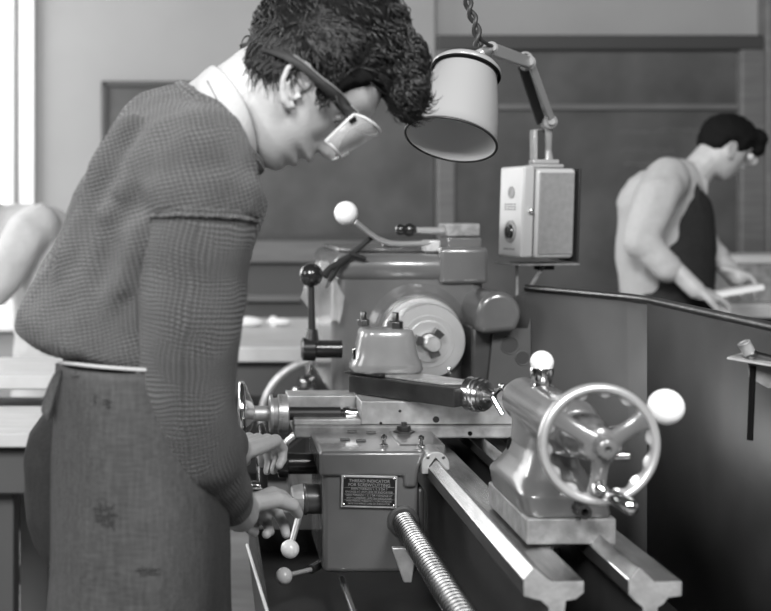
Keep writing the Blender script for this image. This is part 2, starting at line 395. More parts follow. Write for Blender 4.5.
# spindle bosses, back plate, chuck
Ax = lambda y: V((SX, y, SZ))
b = MB(); b.lathe(Ax(hf+.01), (0, -1, 0), [(0, .125), (.014, .118), (.02, .105), (.03, .10), (.034, .098)], 64); b.build('spindle_boss', 'paint', hs, smooth=50)
b = MB(); b.lathe(Ax(2.625), (0, -1, 0), [(-.01, .09), (0, .092), (.025, .092), (.028, .090), (.028, .02)], 64); b.build('back_plate', 'turned', la)
ch = MB(); ch.lathe(Ax(2.592), (0, -1, 0), [(0, .078), (.004, .082), (.055, .0825), (.060, .080), (.061, .058), (.063, .057), (.063, .046), (.066, .045), (.066, .020), (.05, .019)], 72); ch = ch.build('chuck', 'turned', la)
for k in range(3):
    a = R(170+120*k); d = V((math.cos(a), 0, math.sin(a)))
    b = MB(); o = Ax(2.50)+d*.017; t = V((-d.z, 0, d.x))
    b.prism([o-t*.009, o+d*.016-t*.011, o+d*.016+t*.011, o+t*.009], (0, .03, 0)); b.build('jaw', 'steel_dk', ch, bevel=.001)
b = MB(); b.lathe(Ax(2.56), (0, -1, 0), [(0, .017), (.085, .017), (.088, .015), (.088, .001)], 36)
tag(b.build('workpiece', 'scraped'), 'short round bright steel bar held in the lathe chuck', 'steel bar')
# gear cover bulge on the right of the headstock
b = MB(); pts = []
cx, cz_ = .632, 1.072; rr = .0475
pts = [(.588, 1.03), (.585, cz_)] + [(cx+rr*math.cos(R(a)), cz_+rr*math.sin(R(a))) for a in range(170, -31, -12)] + [(.668, 1.034), (.60, 1.028)]
b.prism([(x, 2.50, z) for x, z in pts], (0, .25, 0)); b.build('gear_cover', 'paint', hs, bevel=.012, bseg=4, smooth=50)
b = MB(); b.box((.585, 2.56, .85), (.665, 2.70, 1.04)); b.build('shadow_block', 'paint_dk', hs, bevel=.008)  # added dark block in place of the shade below the gear cover
# black lever on the left
k0 = P(311, 275, 452); k1 = P(312, 338, 450)
b = MB(); b.tube([k0, k1], [.0065, .0085], 14); blv = b.build('black_lever', 'blackm', la)
b = MB(); b.ball(k0, .0265); b.build('lever_knob', 'black', blv)
b = MB(); c = P(320, 349, 450); b.lathe(c+V((-.042, 0, 0)), (1, 0, 0), [(0, .018), (.004, .026), (.030, .027), (.034, .020), (.09, .020)], 28); b.tube([k1+V((0, 0, .02)), k1+V((-.002, 0, -.02))], [.012, .02], 14); b.build('lever_hub', 'black', la, smooth=40)
b = MB(); b.box(P(306, 352, 477), P(330, 347, 477)+V((0, .002, 0))); 
# ---- saddle, apron
b = MB(); b.box((.165, 2.215, .858), (.625, 2.42, .882)); b.build('saddle', 'cast', la, bevel=.004)
for y_, y2_ in ((2.09, 2.24), (2.40, 2.52)):
    b = MB(); b.box((.345, y_, .852), (.43, y2_, .872)); b.build('saddle_wing', 'paint', la, bevel=.004)
wp = MB()
rr_ = [(.4+.0245*math.cos(R(a)), .8475+.0245*math.sin(R(a))) for a in range(0, 181, 12)]
wp.prism([(x, 2.028, z) for x, z in rr_+[(.3755, .832), (.388, .832), (.389, .8465), (.4, .861), (.413, .8465), (.4245, .835)]], (0, .07, 0)); wp = wp.build('way_wiper', 'paint_lt', la, bevel=.002)
for dx in (-.014, .013): b = MB(); b.lathe((.4+dx, 2.029, .862), (0, -1, 0), [(0, .003), (.002, .003), (.003, .001)], 14); b.build('screw', 'steel_dk', wp)
ap = MB(); ap.box((.202, 2.045, .652), (.373, 2.27, .86)); ap = ap.build('apron_casting', 'paint', la, bevel=.010, bseg=4)
b = MB(); b.prism([(.196, 2.036, .826), (.345, 2.036, .826), (.345, 2.036, .8055), (.368, 2.036, .8055), (.372, 2.036, .840), (.385, 2.036, .870), (.196, 2.036, .870)], (0, .224, 0)); cov = b.build('apron_cover', 'paint', la, bevel=.007, bseg=4)
for (px, py) in ((345, 440), (361, 441), (352, 432), (371, 433)):
    s = (py-VY)/.4295; c = P(px, py, s); b = MB(); b.tube([c+V((-.009, 0, .0003)), c+V((.009, 0, .0003))], .0028, 8); b.build('slot_screw', 'blackm', cov)
for (px, py) in ((384, 446), (421, 447)):
    s = (py-VY)/.43; c = P(px, py, s)
    b = MB(); b.lathe(c, (0, 0, 1), [(0, .008), (.003, .008), (.005, .004), (.012, .0035), (.014, .0058), (.019, .0055), (.022, .001)], 18); b.build('oil_nipple', 'chrome', cov)
c = P(404, 433, (433-VY)/.43)
b = MB(); b.lathe(c, (0, 0, 1), [(0, .021), (.004, .021), (.006, .014)], 6); b.lathe(c+V((0, 0, .004)), (0, 0, 1), [(0, .0135), (.010, .0135), (.011, .006), (.017, .006)], 6); b.build('hex_bolt', 'blackm', cov, bevel=.001)
# name plate
npc = P(369, 491.5, 564); 
pl = MB(); tl = Matrix.Rotation(R(1.5), 4, 'Y')
pl.box(npc-V((.0495, .0015, .0285)), npc+V((.0495, .0015, .0285)), tilt=tl); pl = pl.build('name_plate', 'scraped', la, bevel=.0005)
xd = tl @ V((1, 0, 0)); ud = tl @ V((0, 0, 1))
b = MB(); b.box(npc-V((.0460, .0020, .0250)), npc+V((.0460, -.0016+.0022, .0250)), tilt=tl); b.build('plate_field', 'plate', pl)
rows = [('THREAD INDICATOR', .0072, .0165, .62), ('FOR SCREWCUTTING', .0072, .0095, .62), ('EVEN THREADS 1, 3, 5 OR 7', .0050, .0030, 1), ('ENGAGE AT ANY LINE OF INDICATOR', .0046, -.0020, 1),
        ('ODD THREADS 1, 2, 3 OR 4 ENGAGE AT', .0044, -.0080, 1), ('ANY NUMBERED LINE ON INDICATOR', .0044, -.0130, 1), ('FRACTIONAL THREADS 1, 2 OR 3 ENGAGE', .0040, -.0180, 1), ('SAME NUMBERED LINE ON INDICATOR', .0040, -.0225, 1)]
for s_, sz, dz, _ in rows:
    text('lettering', s_, npc+V((0, -.0024, 0))+ud*dz, sz*1.05, 'letters', pl, xd, ud)
b = MB()
for dz in (.0075, -.0037, -.0142): b.box(npc+V((-.045, -.0023, dz-.0002)), npc+V((.045, -.0018, dz+.0002)))
b.build('ruled_line', 'letters', pl)
for sx in (-1, 1):
    for sz in (-1, 1):
        b = MB(); b.ball(npc+xd*(.0445*sx)+ud*(.0240*sz)+V((0, -.002, 0)), .0028, (1, .6, 1)); b.build('rivet', 'chrome', pl)
# thread-dial stub, right of plate
b = MB(); b.box((.372, 2.06, .70), (.386, 2.22, .80)); b.build('half_nut_housing', 'paint_dk', la, bevel=.006)
# leadscrew
b = MB(); prof = []; yy = 2.06; n = int((2.06-1.2)/.0135)
for i in range(n):
    t = i*.0135; prof += [(t, .0155), (t+.0030, .0208), (t+.0078, .0208), (t+.0105, .0155)]
b.lathe((.345, 2.06, .745), (0, -1, 0), prof, 28); b.build('leadscrew', 'steel_dk', la, smooth=25)
b = MB(); b.lathe((.345, 2.075, .745), (0, -1, 0), [(0, .03), (.035, .028), (.038, .024), (.038, .02)], 30); b.build('screw_bush', 'paint_dk', la)
b = MB(); b.cyl((.345, 1.22, .745), (.345, 1.16, .745), .012); b.box((.30, 1.10, .60), (.44, 1.20, .80)); 
b.bm.clear(); b.tube([(.238, 2.06, .636), (.238, 1.4, .636)], .0065, 12); b.build('feed_shaft', 'steel', la)
b = MB(); b.prism([P(392, 548, 585), P(417, 548, 585), P(412, 583, 585), P(404, 583, 585)], (0, .012, 0)); b.build('shaft_bracket', 'scraped', la, bevel=.002)
# knob with lever on apron's left
b = MB(); kx = P(290, 499, 548); b.lathe((.150, kx.y, kx.z), (1, 0, 0), [(0, .020), (.001, .0225), (.022, .0265), (.024, .0285), (.028, .0285), (.029, .0265), (.060, .0265)], 36); kb = b.build('feed_knob', 'paint_dk', la, smooth=30)
b = MB(); b.lathe((.1495, kx.y, kx.z), (1, 0, 0), [(0, .021), (.002, .0235), (.020, .0272), (.0215, .0272)], 24); b.build('knob_face', 'scraped', kb, smooth=10)
e = P(290, 549, 562); a = P(300, 512, 556)
b = MB(); b.tube([a, e], [.0062, .0050], 12); b.build('lever_rod', 'turned', kb)
b = MB(); b.ball(e, .0165); b.build('ball_knob', 'white', la, label='white ball knob')
e = P(284, 576, 565); a = P(311, 569.5, 556)
b = MB(); b.tube([a, e], .0042, 10); rd = b.build('lever_rod', 'turned', la)
b = MB(); b.ball(e, .0150); b.build('ball_knob', 'cream', rd, label='pale grey ball knob')
b = MB(); b.tube([a, a+V((.03, .05, .0))], .008, 10); b.build('lever_pivot', 'blackm', la)
# apron handwheel (axis X), dark
hwc = V((.100, 2.17, .820))
b = MB(); b.torus(hwc, (1, 0, 0), .068, .0075, 56, 12); w = b.build('traverse_handwheel', 'blackm', la)
b = MB(); b.lathe(hwc+V((-.012, 0, 0)), (1, 0, 0), [(0, .010), (.003, .018), (.018, .020), (.022, .0145), (.040, .0145), (.043, .026), (.060, .027), (.062, .020), (.12, .020)], 32); b.build('wheel_hub', 'black', w)
for k in range(3):
    a = R(80+120*k); d = V((0, math.cos(a), math.sin(a))); b = MB(); b.tube([hwc+d*.012, hwc+d*.066], [.010, .008], 10); b.build('spoke', 'blackm', w)
b = MB(); q = hwc+V((0, -.062, -.028)); b.lathe(q, (-1, 0, 0), [(0, .006), (.01, .009), (.04, .011), (.055, .009), (.058, .001)], 18); b.build('wheel_handle', 'chrome', w)
# ---- cross slide
b = MB(); b.box((.294, 2.225, .883), (.60, 2.385, .928)); b.mi = 1
b.box((.330, 2.2215, .884), (.335, 2.226, .888)); cs = b.build('cross_slide', ['scraped', 'void'], la, bevel=.0015)
for px, py in ((436, 419.5), (400, 411)):
    c = P(px, py, F/2.2245); b = MB(); b.torus(c, (0, 1, 0), .0055 if px > 420 else .002, .001, 20, 8); b.cyl(c, c+V((0, -.0008, 0)), .005 if px > 420 else .002, seg=18); b.build('oil_plug', 'blackm', cs)
c = P(470, 433.5, F/2.2145); b = MB(); b.cyl(c, c+V((0, -.001, 0)), .0045, seg=18); b.build('oil_plug', 'void', cs)
b = MB(); b.box((.165, 2.225, .882), (.294, 2.375, .893)); b.box((.158, 2.30, .893), (.294, 2.375, .926)); b.build('slide_way', 'scraped', la, bevel=.0015)
Yc = 2.262; zc = CZ-(413.5-VY)/(F/Yc)
b = MB(); b.lathe((.150, Yc, zc), (1, 0, 0), [(0, .013), (.108, .013), (.110, .0085), (.114, .0085), (.114, .012), (.121, .012), (.121, .0085), (.15, .0085)], 28); b.build('cross_screw', 'blackm', la)
b = MB(); b.lathe((.268, Yc, zc), (1, 0, 0), [(0, .0088), (0, .0142), (.008, .0142), (.009, .0098), (.026, .0098)], 28); b.build('screw_collar', 'chrome', la)
wx = .064
b = MB(); b.lathe((.118, Yc, zc), (1, 0, 0), [(0, .033), (.002, .0365), (.007, .0365), (.008, .030), (.017, .031), (.018, .0375), (.036, .0375), (.037, .030), (.040, .014)], 48); dl = b.build('micrometer_dial', 'turned', la, smooth=25)
for k in range(40):
    a = 2*PI*k/40; 
    if k % 10 and k > 30: continue
b = MB()
for k in range(50):
    a = 2*PI*k/50; d = V((0, math.cos(a), math.sin(a))); c = V((.1372, Yc, zc))+d*.0376; L_ = .009 if k % 5 == 0 else .005
    t = V((0, -d.z, d.y)); b.prism([c-t*.0003, c+t*.0003, c+t*.0003+V((L_, 0, 0)), c-t*.0003+V((L_, 0, 0))], d*.0002)
b.build('dial_graduations', 'blackm', dl)
b = MB(); b.lathe((wx-.004, Yc, zc), (1, 0, 0), [(0, .008), (.002, .016), (.012, .019), (.026, .021), (.030, .015), (.058, .015)], 32); hb = b.build('handwheel', 'scraped', la)
b = MB(); b.torus((wx, Yc, zc), (1, 0, 0), .058, .0072, 64, 14); b.build('wheel_rim', 'chrome', hb)
b = MB(); b.lathe((wx+.004, Yc, zc), (1, 0, 0), [(0, .056), (.003, .0565), (.018, .022), (.014, .020)], 48, cap=False); b.build('wheel_web', 'chrome', hb, solid=.003)
# ---- top slide + tool post
ph = R(-48); ud_ = V((math.cos(ph), math.sin(ph), 0)); vd = V((-ud_.y, ud_.x, 0))
dc = P(476, 393, 532); base = V((dc.x, dc.y, 0))
def TS(a, w, z): return base + ud_*a + vd*w + V((0, 0, z))
b = MB(); b.lathe(V((.395, 2.30, .928)), (0, 0, 1), [(0, .062), (.011, .062), (.012, .055)], 40); b.build('swivel_base', 'slide_dk', la)
b = MB(); b.prism([TS(-.265, -.058, .930), TS(-.014, -.048, .930), TS(-.014, .048, .930), TS(-.265, .058, .930)], (0, 0, .036)); b.build('top_slide', 'slide_dk', la, bevel=.0015)
b = MB(); b.prism([TS(-.190, -.036, .9665), TS(-.045, -.036, .9665), TS(-.030, -.012, .9665), TS(-.012, .030, .9665), TS(-.190, .036, .9665)], (0, 0, .005)); b.build('slide_plate', 'scraped', la, bevel=.001)
b = MB(); b.prism([TS(-.19, -.050, .967), TS(-.275, -.06, .967), TS(-.275, .06, .967), TS(-.19, .050, .967)], (0, 0, .006)); b.build('slide_pad', 'slide_dk', la, bevel=.002)
c = P(449, 372, (372-VY)/.325); b = MB(); b.lathe(c+V((0, 0, -.004)), (0, 0, 1), [(0, .006), (.003, .006), (.004, .003), (.008, .003), (.010, .0045), (.014, .003), (.015, .001)], 16); b.build('oil_nipple', 'chrome', la)
b = MB(); b.lathe(V((dc.x, dc.y, .9515))-ud_*.016, ud_, [(0, .027), (.002, .0325), (.016, .0325), (.017, .029), (.019, .029), (.020, .0325), (.024, .0325), (.026, .030), (.034, .030), (.035, .027), (.040, .026), (.041, .014), (.055, .011)], 48); td = b.build('micrometer_dial', 'steel', la, smooth=25)
b = MB(); q = V((dc.x, dc.y, .9515))+ud_*.036; b.tube([q, q+ud_*.02+V((0, 0, .02))], .004, 10); b.ball(q+ud_*.02+V((0, 0, .022)), .0062); b.tube([q+V((0, 0, 0)), q+ud_*.022-V((0, 0, .03))], .005, 10); b.build('crank_handle', 'chrome', td)
tc_ = P(385.5, 345, 492)
def rsq(cx, cy, z, hx, hy, p=3.6, n=56):
    r = []
    for k in range(n):
        a = 2*PI*k/n; c, s = math.cos(a), math.sin(a)
        r.append(V((cx+hx*math.copysign(abs(c)**(2/p), c), cy+hy*math.copysign(abs(s)**(2/p), s), z)))
    return r
b = MB(); secs = [(.972, .069, .055, 3.4), (.977, .073, .058, 3.2), (.990, .0715, .056, 3.0), (1.003, .065, .053, 3.0), (1.02, .0605, .051, 3.2), (1.042, .0565, .049, 3.6), (1.052, .0535, .047, 4), (1.057, .050, .044, 4), (1.058, .04, .035, 4)]
b.rings([rsq(tc_.x, tc_.y, z, hx, hy, p) for z, hx, hy, p in secs]); tp = b.build('tool_post', 'paint_lt', la, smooth=60)
for (px, py, sc) in ((395, 328, 1.0), (363.5, 328, .8)):
    c = P(px, py, 492 if sc == 1 else 478); c.z = 1.056
    b = MB(); b.lathe(c, (0, 0, 1), [(0, .0165*sc), (.015*sc, .0165*sc), (.0165*sc, .014*sc)], 6); b.lathe(c+V((0, 0, .01)), (0, 0, 1), [(0, .0085*sc), (.022*sc, .0085*sc), (.024*sc, .007*sc)], 8); b.build('square_bolt', 'steel_dk', tp, bevel=.0008)
c = P(354.5, 354, 500); b = MB(); b.box(c+V((-.004, -.002, -.012)), c+V((.003, .008, .012))); b.build('clamp_slot', 'chrome', tp, bevel=.002)
b = MB(); b.box(c+V((-.0025, -.0035, -.009)), c+V((.0015, .002, .009))); b.build('slot_recess', 'void', tp)
b = MB(); b.prism([TS(-.13, -.052, .945), TS(-.126, -.052, .945), TS(-.126, -.052, .97-.012), TS(-.13, -.052, .97-.012)], vd*.01); b.build('gib_screw', 'scraped', la)
# ---- tailstock
tx = .492
ts = MB()
secs = [(.880, .062, .108, 7), (.908, .062, .107, 7), (.916, .058, .102, 5), (.926, .050, .092, 4), (.942, .041, .083, 3.4), (.960, .036, .080, 3), (.980, .034, .082, 3), (1.000, .033, .085, 3), (1.012, .026, .08, 3)]
ts.rings([rsq(tx-(.0085 if z > .93 else .0085*(z-.88)/.05), 1.667, z, hx, hy, p, 72) for z, hx, hy, p in secs])
ts.lathe((SX, 1.785, SZ), (0, -1, 0), [(0, .012), (.001, .022), (.008, .030), (.022, .0345), (.12, .037), (.22, .040), (.255, .040), (.27, .036), (.285, .030), (.286, .01)], 56)
ts = ts.build('tailstock', 'paint', la, remesh=.0028, sm=6)
b = MB(); b.box((.431, 1.560, BZ+.001), (.553, 1.775, .880)); b.build('tailstock_base', 'cast', la, bevel=.003)
b = MB(); b.lathe(P(513, 400, 652), (0, 1, 0), [(0, .018), (.03, .018)], 30); b.bm.clear()
b.cyl((SX, 1.79, SZ), (SX, 1.83, SZ), .015); b.build('tailstock_barrel', 'turned', la)
b = MB(); c = V((.4475, 1.71, .945)); b.ball(c, .012, (.35, .8, 1.3)); b.build('oil_port', 'void', ts)
b = MB(); c = P(508, 480, 668); c.x = .4305; b.box(c+V((-.0012, -.0015, -.004)), c+V((0, .0015, .018))); b.box(c+V((-.0012, -.018, -.006)), c+V((0, .0015, -.003))); b.build('datum_mark', 'void', ts)
c = P(582, 510, 748); b = MB(); b.lathe(c+V((0, .012, 0)), (0, -1, 0), [(0, .0105), (.024, .0095), (.0245, .005), (.012, .005)], 24); b.build('adjusting_screw', 'blackm', ts)
# lock lever ball
c = P(542, 365, 689)
b = MB(); b.lathe(V((c.x, c.y, 1.040)), (0, 0, 1), [(0, .016), (.004, .0165), (.006, .012), (.012, .015), (.026, .0178), (.030, .0165), (.031, .006)], 32); lk = b.build('lock_collar', 'chrome', ts)
b = MB(); b.ball(c+V((0, 0, .004)), .0170); b.build('ball_knob', 'white', la, label='white ball knob')
# clamp lever, big ball
bc = P(666, 407, 768)
b = MB(); b.tube([V((.515, 1.60, .985)), V((.555, 1.52, 1.01)), bc], [.007, .006, .0055], 12); b.build('clamp_lever', 'chrome', ts)
b = MB(); b.ball(bc, .0236); b.build('ball_knob', 'white', la, label='large white ball knob')
b = MB(); a = P(596, 456, 790); b.tube([a, P(628, 456, 790)], .0062, 12); b.ball(P(618, 448, 792), .006); b.build('tommy_bar', 'chrome', ts)
# tailstock handwheel
hc = V((SX, 1.425, SZ))
def scal(a, b_, x, z):
    inner = max(0, -math.cos(b_)); back = max(0, math.sin(b_))
    x2 = x*1.15 + (-.0055*inner*(.5+.5*math.cos(15*a)))
    return x2, z*1.1
hw = MB(); hw.torus(hc, (0, -1, 0), .0700, .0058, 150, 18, fn=lambda a, b_, x, z: (x-(.0060*max(0, -x/.0058)*(.5+.5*math.sin(14*a)) if z < .001 else 0), z*1.25 if z > 0 else z*2.0))
hw = hw.build('handwheel', 'turned', la, smooth=60)
for k in range(3):
    a = R(-92+120*k); d = V((math.cos(a), 0, math.sin(a))); t = V((-d.z, 0, d.x))
    b = MB(); rr = []
    for q, wdt, dy in ((.014, .0125, -.010), (.028, .0105, -.005), (.045, .0105, 0), (.060, .0125, .002), (.068, .016, .002)):
        c = hc+d*q+V((0, dy, 0)); rr.append([c+t*(wdt*math.cos(2*PI*j/16))+V((0, .006*math.sin(2*PI*j/16), 0)) for j in range(16)])
    b.rings(rr); b.build('spoke', 'paint', hw, smooth=70)
b = MB(); b.lathe(hc+V((0, .055, 0)), (0, -1, 0), [(0, .030), (.02, .028), (.035, .022), (.045, .0225), (.066, .0225), (.068, .020), (.070, .013), (.086, .0120), (.088, .010), (.0885, .0045), (.082, .004)], 40); b.build('wheel_hub', 'paint', hw, smooth=40)
a = hc+V((-.006, -.008, -.050)); e = hc+V((.022, -.045, -.066))
b = MB(); b.lathe(a, (e-a), [(-.004, .004), (0, .0085), (.008, .009), (.012, .006), (.018, .0055), (.022, .0085), (.032, .0095), (.046, .0105), (.054, .009), (.058, .004)], 24); b.build('wheel_handle', 'chrome', hw, smooth=60)

# ================================================================== switch box and lamp
bxc = P(534, 212, 432); bz = R(-32)
sb = root('switch_box', (bxc.x, bxc.y, CZ-(262-VY)/432), 'pale electrical switch box with grey sides, standing on a bracket over the guard', 'switch box')
def BX(u, v, z):   # u along the grey side face, v toward the back, local box coords
    c, s_ = math.cos(bz*0), 0
    d1 = V((math.cos(R(14)), math.sin(R(14)), 0)); d2 = V((-math.sin(R(14)), math.cos(R(14)), 0))
    tl_ = -.035*u*0
    return V((bxc.x, bxc.y, 0)) + d1*u + d2*v + V((0.03*z, 0, bxc.z+z))
b = MB()
def bxbox(b, u0, u1, v0, v1, z0, z1):
    vs = [BX(u, v, z) for z in (z0, z1) for u, v in ((u0, v0), (u1, v0), (u1, v1), (u0, v1))]
    b.rings([vs[:4], vs[4:]])
sideL = .118/2; dep = .10
def BXm(u0, u1, v0, v1, z0, z1, name, m, bev=.004, par=None):
    b = MB(); bxbox(b, u0, u1, v0, v1, z0, z1); return b.build(name, m, par or sb, bevel=bev, bseg=4)
# front cover faces left (-u), grey side faces the camera (-v)
BXm(-.022, .080, -.045, .060, -.106, .100, 'box_body', 'boxw', .010)
BXm(-.014, .074, -.0475, -.043, -.097, .090, 'side_panel', 'boxside', .003)
cvx = BXm(-.056, -.026, -.047, .062, -.104, .105, 'front_cover', 'boxw', .006)
BXm(-.026, -.022, -.040, .056, -.098, .098, 'cover_gasket', 'blackm', .001)
BXm(.084, .089, -.050, .07, -.115, .100, 'back_plate', 'blackm', .001)
b = MB(); c = BX(-.036, -.049, .002); b.ball(c, .0075); b.build('cover_screw', 'chrome', cvx)
c = BX(-.0565, .005, -.045); n_ = (BX(-1, 0, 0)-BX(0, 0, 0)).normalized()
b = MB(); b.lathe(c, n_, [(0, .026), (.002, .026), (.003, .021), (.001, .020)], 32); b.build('switch_ring', 'cast', cvx)
b = MB(); b.lathe(c, n_, [(0, .017), (.006, .015), (.007, .001)], 28); b.build('rotary_switch', 'black', cvx)
b = MB(); c = BX(-.0568, .005, .045); b.lathe(c, n_, [(0, .014), (.001, .014), (.0012, .012)], 24); b.build('round_badge', 'cast', cvx)
b = MB()
for i, z in enumerate((.018, .012, .006, -.085)):
    for j in range(4):
        p0 = BX(-.0563, .034-.014*j, z); p1 = BX(-.0563, .026-.014*j, z); b.tube([p0, p1], .0011, 5)
b.build('engraved_lines', 'blackm', cvx)
# bracket
zb = -.118
BXm(-.060, .092, -.05, .07, zb-.004, zb, 'bracket_shelf', 'cast', .001)
b = MB(); a = BX(-.04, .0, zb-.006); b.box(a+V((-.003, -.003, -.115)), a+V((.003, .003, 0))); b.build('bracket_post', 'cast', sb)
b = MB(); a = BX(.03, .0, zb-.004); b.tube([a, V((.712, 2.57, 1.115))], .005, 10); b.build('bracket_strut', 'cast', sb)
b = MB(); b.box(a+V((-.022, -.008, -.012)), a+V((.022, .008, 0))); b.build('bracket_clamp', 'blackm', sb, bevel=.002)

lm = root('work_lamp', BX(.022, .0, .101), 'bell-shaped pale enamel work lamp on a jointed arm, fixed on the switch box', 'lamp')
b0 = BX(.022, 0, .101)
b = MB(); b.box(b0+V((-.038, -.03, 0)), b0+V((.038, .03, .009))); b.box(b0+V((-.03, -.022, .009)), b0+V((.03, .022, .02))); b.build('lamp_base', 'lamp', lm, bevel=.003)
j1 = P(549, 122, 436); j2 = P(527, 63, 462); j3 = P(490, 49, 520)
b = MB(); b.tube([b0+V((.006, 0, .015)), b0+V((.008, 0, .045)), j1], [.017, .010, .009], 16); b.box(b0+V((-.028, -.018, .018)), b0+V((-.008, .018, .09))); b.build('lamp_post', 'lamp', lm, bevel=.002)
b = MB(); b.box(b0+V((-.020, -.022, .022)), b0+V((-.004, -.016, .088))); b.build('post_bracket', 'blackm', lm)
def bar(a, c, w, t, m, name):
    d = (c-a).normalized(); n = V((0, 1, 0)); n = (n-d*n.dot(d)).normalized(); u = d.cross(n)
    b = MB(); b.rings([[p+u*w+n*t, p-u*w+n*t, p-u*w-n*t, p+u*w-n*t] for p in (a, c)]); return b.build(name, m, lm, bevel=.002)
off = V((.004, -.014, 0))
bar(j1+off, j2+off, .008, .003, 'lamp', 'lamp_arm'); bar(j1-V((.016, -.008, 0)), j2-V((.010, -.008, 0)), .011, .004, 'blackm', 'lamp_arm')
bar(j2+V((0, -.01, 0)), j3, .013, .006, 'lamp', 'lamp_arm')
for j, r in ((j1, .016), (j2, .016), (j3, .013)):
    b = MB(); b.lathe(j+V((0, .018, 0)), (0, -1, 0), [(0, r*.6), (.004, r), (.03, r), (.034, r*.6), (.042, r*.5)], 20); b.build('arm_joint', 'lamp', lm)
b = MB(); b.torus(j2+V((-.004, .0, .008)), (0.2, 1, .1), .014, .003, 24, 8); b.build('cable_loop', 'cast', lm)
mo = P(450.5, 140, 562); tpx = P(470, 54, 545)
ax = (tpx-mo); Ln = ax.length; ax = ax.normalized()
prof = [(0, .0805), (.003, .0835), (.006, .0805), (.02, .0785), (.045, .0755), (.07, .0715), (.095, .0665), (.12, .0610), (.138, .0565), (.148, .053), (.152, .050)]
b = MB(); b.lathe(mo, ax, prof, 72, cap=False); sh = b.build('lamp_shade', 'lamp', lm, smooth=60)
b = MB(); b.lathe(mo, ax, [(.148, .001), (.147, .048), (.133, .054), (.11, .060), (.085, .065), (.05, .0715), (.02, .0760), (.001, .0785), (.0, .0800)], 72, cap=False); b.build('shade_lining', 'lamp_in', sh, smooth=60)
b = MB(); b.lathe(mo+ax*.1465, ax, [(0, .058), (-.005, .0605), (-.003, .0625), (.002, .0625), (.010, .055), (.018, .040), (.023, .020), (.024, .001)], 56); b.build('shade_cap', 'lamp', sh, smooth=50)
b = MB(); b.torus(mo+ax*.140, ax, .0605, .0030, 64, 8); b.build('vent_gap', 'void', sh)
b = MB(); b.torus(mo, ax, .0812, .0022, 80, 10); b.build('shade_rim', 'blackm', sh)
b = MB(); b.lathe(mo+ax*.148, -ax, [(0, .016), (.035, .018), (.045, .020), (.06, .028), (.078, .031), (.094, .025), (.103, .010), (.105, .001)], 32); b.build('light_bulb', 'glass', sh, smooth=80)
tt = mo+ax*.168
for k, (dx, dy) in enumerate(((-.022, 0), (-.008, -.02), (.012, -.018), (.024, -.004))):
    b = MB(); b.ball(tt+V((dx, dy, -.001)), .0065); b.build('cap_nut', 'chrome', sh)
b = MB(); b.tube([tt, tt+V((.02, 0, .01)), j3], [.009, .010, .009], 12); b.build('shade_hinge', 'lamp', lm)
cb = MB()
for q in (0, PI):
    pts = []
    A0 = tt+V((.004, 0, 0)); 
    ctl = [P(478, 46, 545), P(476, 25, 545), P(469, 8, 545), P(466, -10, 545), P(463, -60, 545), P(462, -160, 545)]
    for i in range(len(ctl)-1):
        for t in range(8):
            p = ctl[i].lerp(ctl[i+1], t/8); ph_ = q+(i*8+t)*.5; pts.append(p+V((math.cos(ph_)*.0055, math.sin(ph_)*.0055, 0)))
    cb.tube(pts, .0042, 8)
cb.tube([P(476, 30, 545), P(481, 40, 545), P(487, 44, 535), P(492, 46, 525)], .0035, 8)
tag(cb.build('power_cord', 'cord', smooth=80), 'dark twisted electric cord rising from the lamp shade out of view', 'cord')

# fitting on the guard at the right edge
ft = root('coolant_fitting', (.82, 1.66, 1.06), 'small metal pipe fitting on a triangular bracket inside the guard, right edge', 'pipe fitting')
s_ = 690
b = MB(); b.prism([P(727, 357, s_), P(744, 352, s_*.97), V((.85, 1.72, P(0, 360, s_).z)), V((.85, 1.60, P(0, 366, s_).z))], (0, 0, -.003)); b.build('bracket_plate', 'scraped', ft)
b = MB(); b.prism([P(748, 362, s_), P(750, 378, s_), P(768, 388, s_), P(780, 388, s_), P(780, 366, s_)], (0, .003, 0)); b.build('bracket_flange', 'cast', ft)
b = MB(); b.tube([P(744, 343, s_), P(750, 354, s_)], .009, 18); b.torus(P(744, 343, s_), (P(750, 354, s_)-P(744, 343, s_)), .008, .0016, 20, 8); b.build('pipe_cap', 'cast', ft)
b = MB(); b.tube([P(752, 356, s_), P(776, 362, s_)], .0085, 18); b.ball(P(751, 355, s_), .010); b.build('pipe', 'steel_dk', ft)
b = MB(); b.tube([P(753, 366, s_), P(750, 440, s_)], .0045, 10); b.build('bracket_stay', 'void', ft)

# polythene bag, tied by a strap to the headstock levers
bg = MB(); pts = [(322, 262, .012), (322, 272, .022), (320, 285, .036), (322, 298, .045), (326, 310, .036), (330, 322, .022)]
rr = []
for i, (px, py, r) in enumerate(pts):
    c = P(px, py, 437); rr.append([c+V((r*math.cos(a)*(1+.18*math.sin(5*a+i)), .5*r*math.sin(a), .004*math.sin(3*a+i))) for a in [2*PI*k/28 for k in range(28)]])
bg.rings(rr, cap=False); bgo = bg.build('polythene_bag', 'bag', smooth=70); tag(bgo, 'crumpled clear polythene bag hanging behind the black ball lever', 'bag')
bs = MB(); bs.tube([P(374, 236, 434), P(365, 243, 434), P(350, 256, 436), P(340, 263, 438), P(330, 268, 440), P(324, 276, 442)], [.0055, .006, .007, .009, .007, .010], 8, squash=.5); bs.tube([P(349, 253, 436), P(358, 256, 436), P(366, 259, 436)], [.005, .006, .004], 8)
bs.tube([P(338, 265, 438), P(330, 280, 438), P(326, 288, 438)], [.008, .006, .003], 8)
tag(bs.build('tie_strap', 'strap', smooth=60), 'black strap tied from the white ball lever down to the black ball', 'strap')

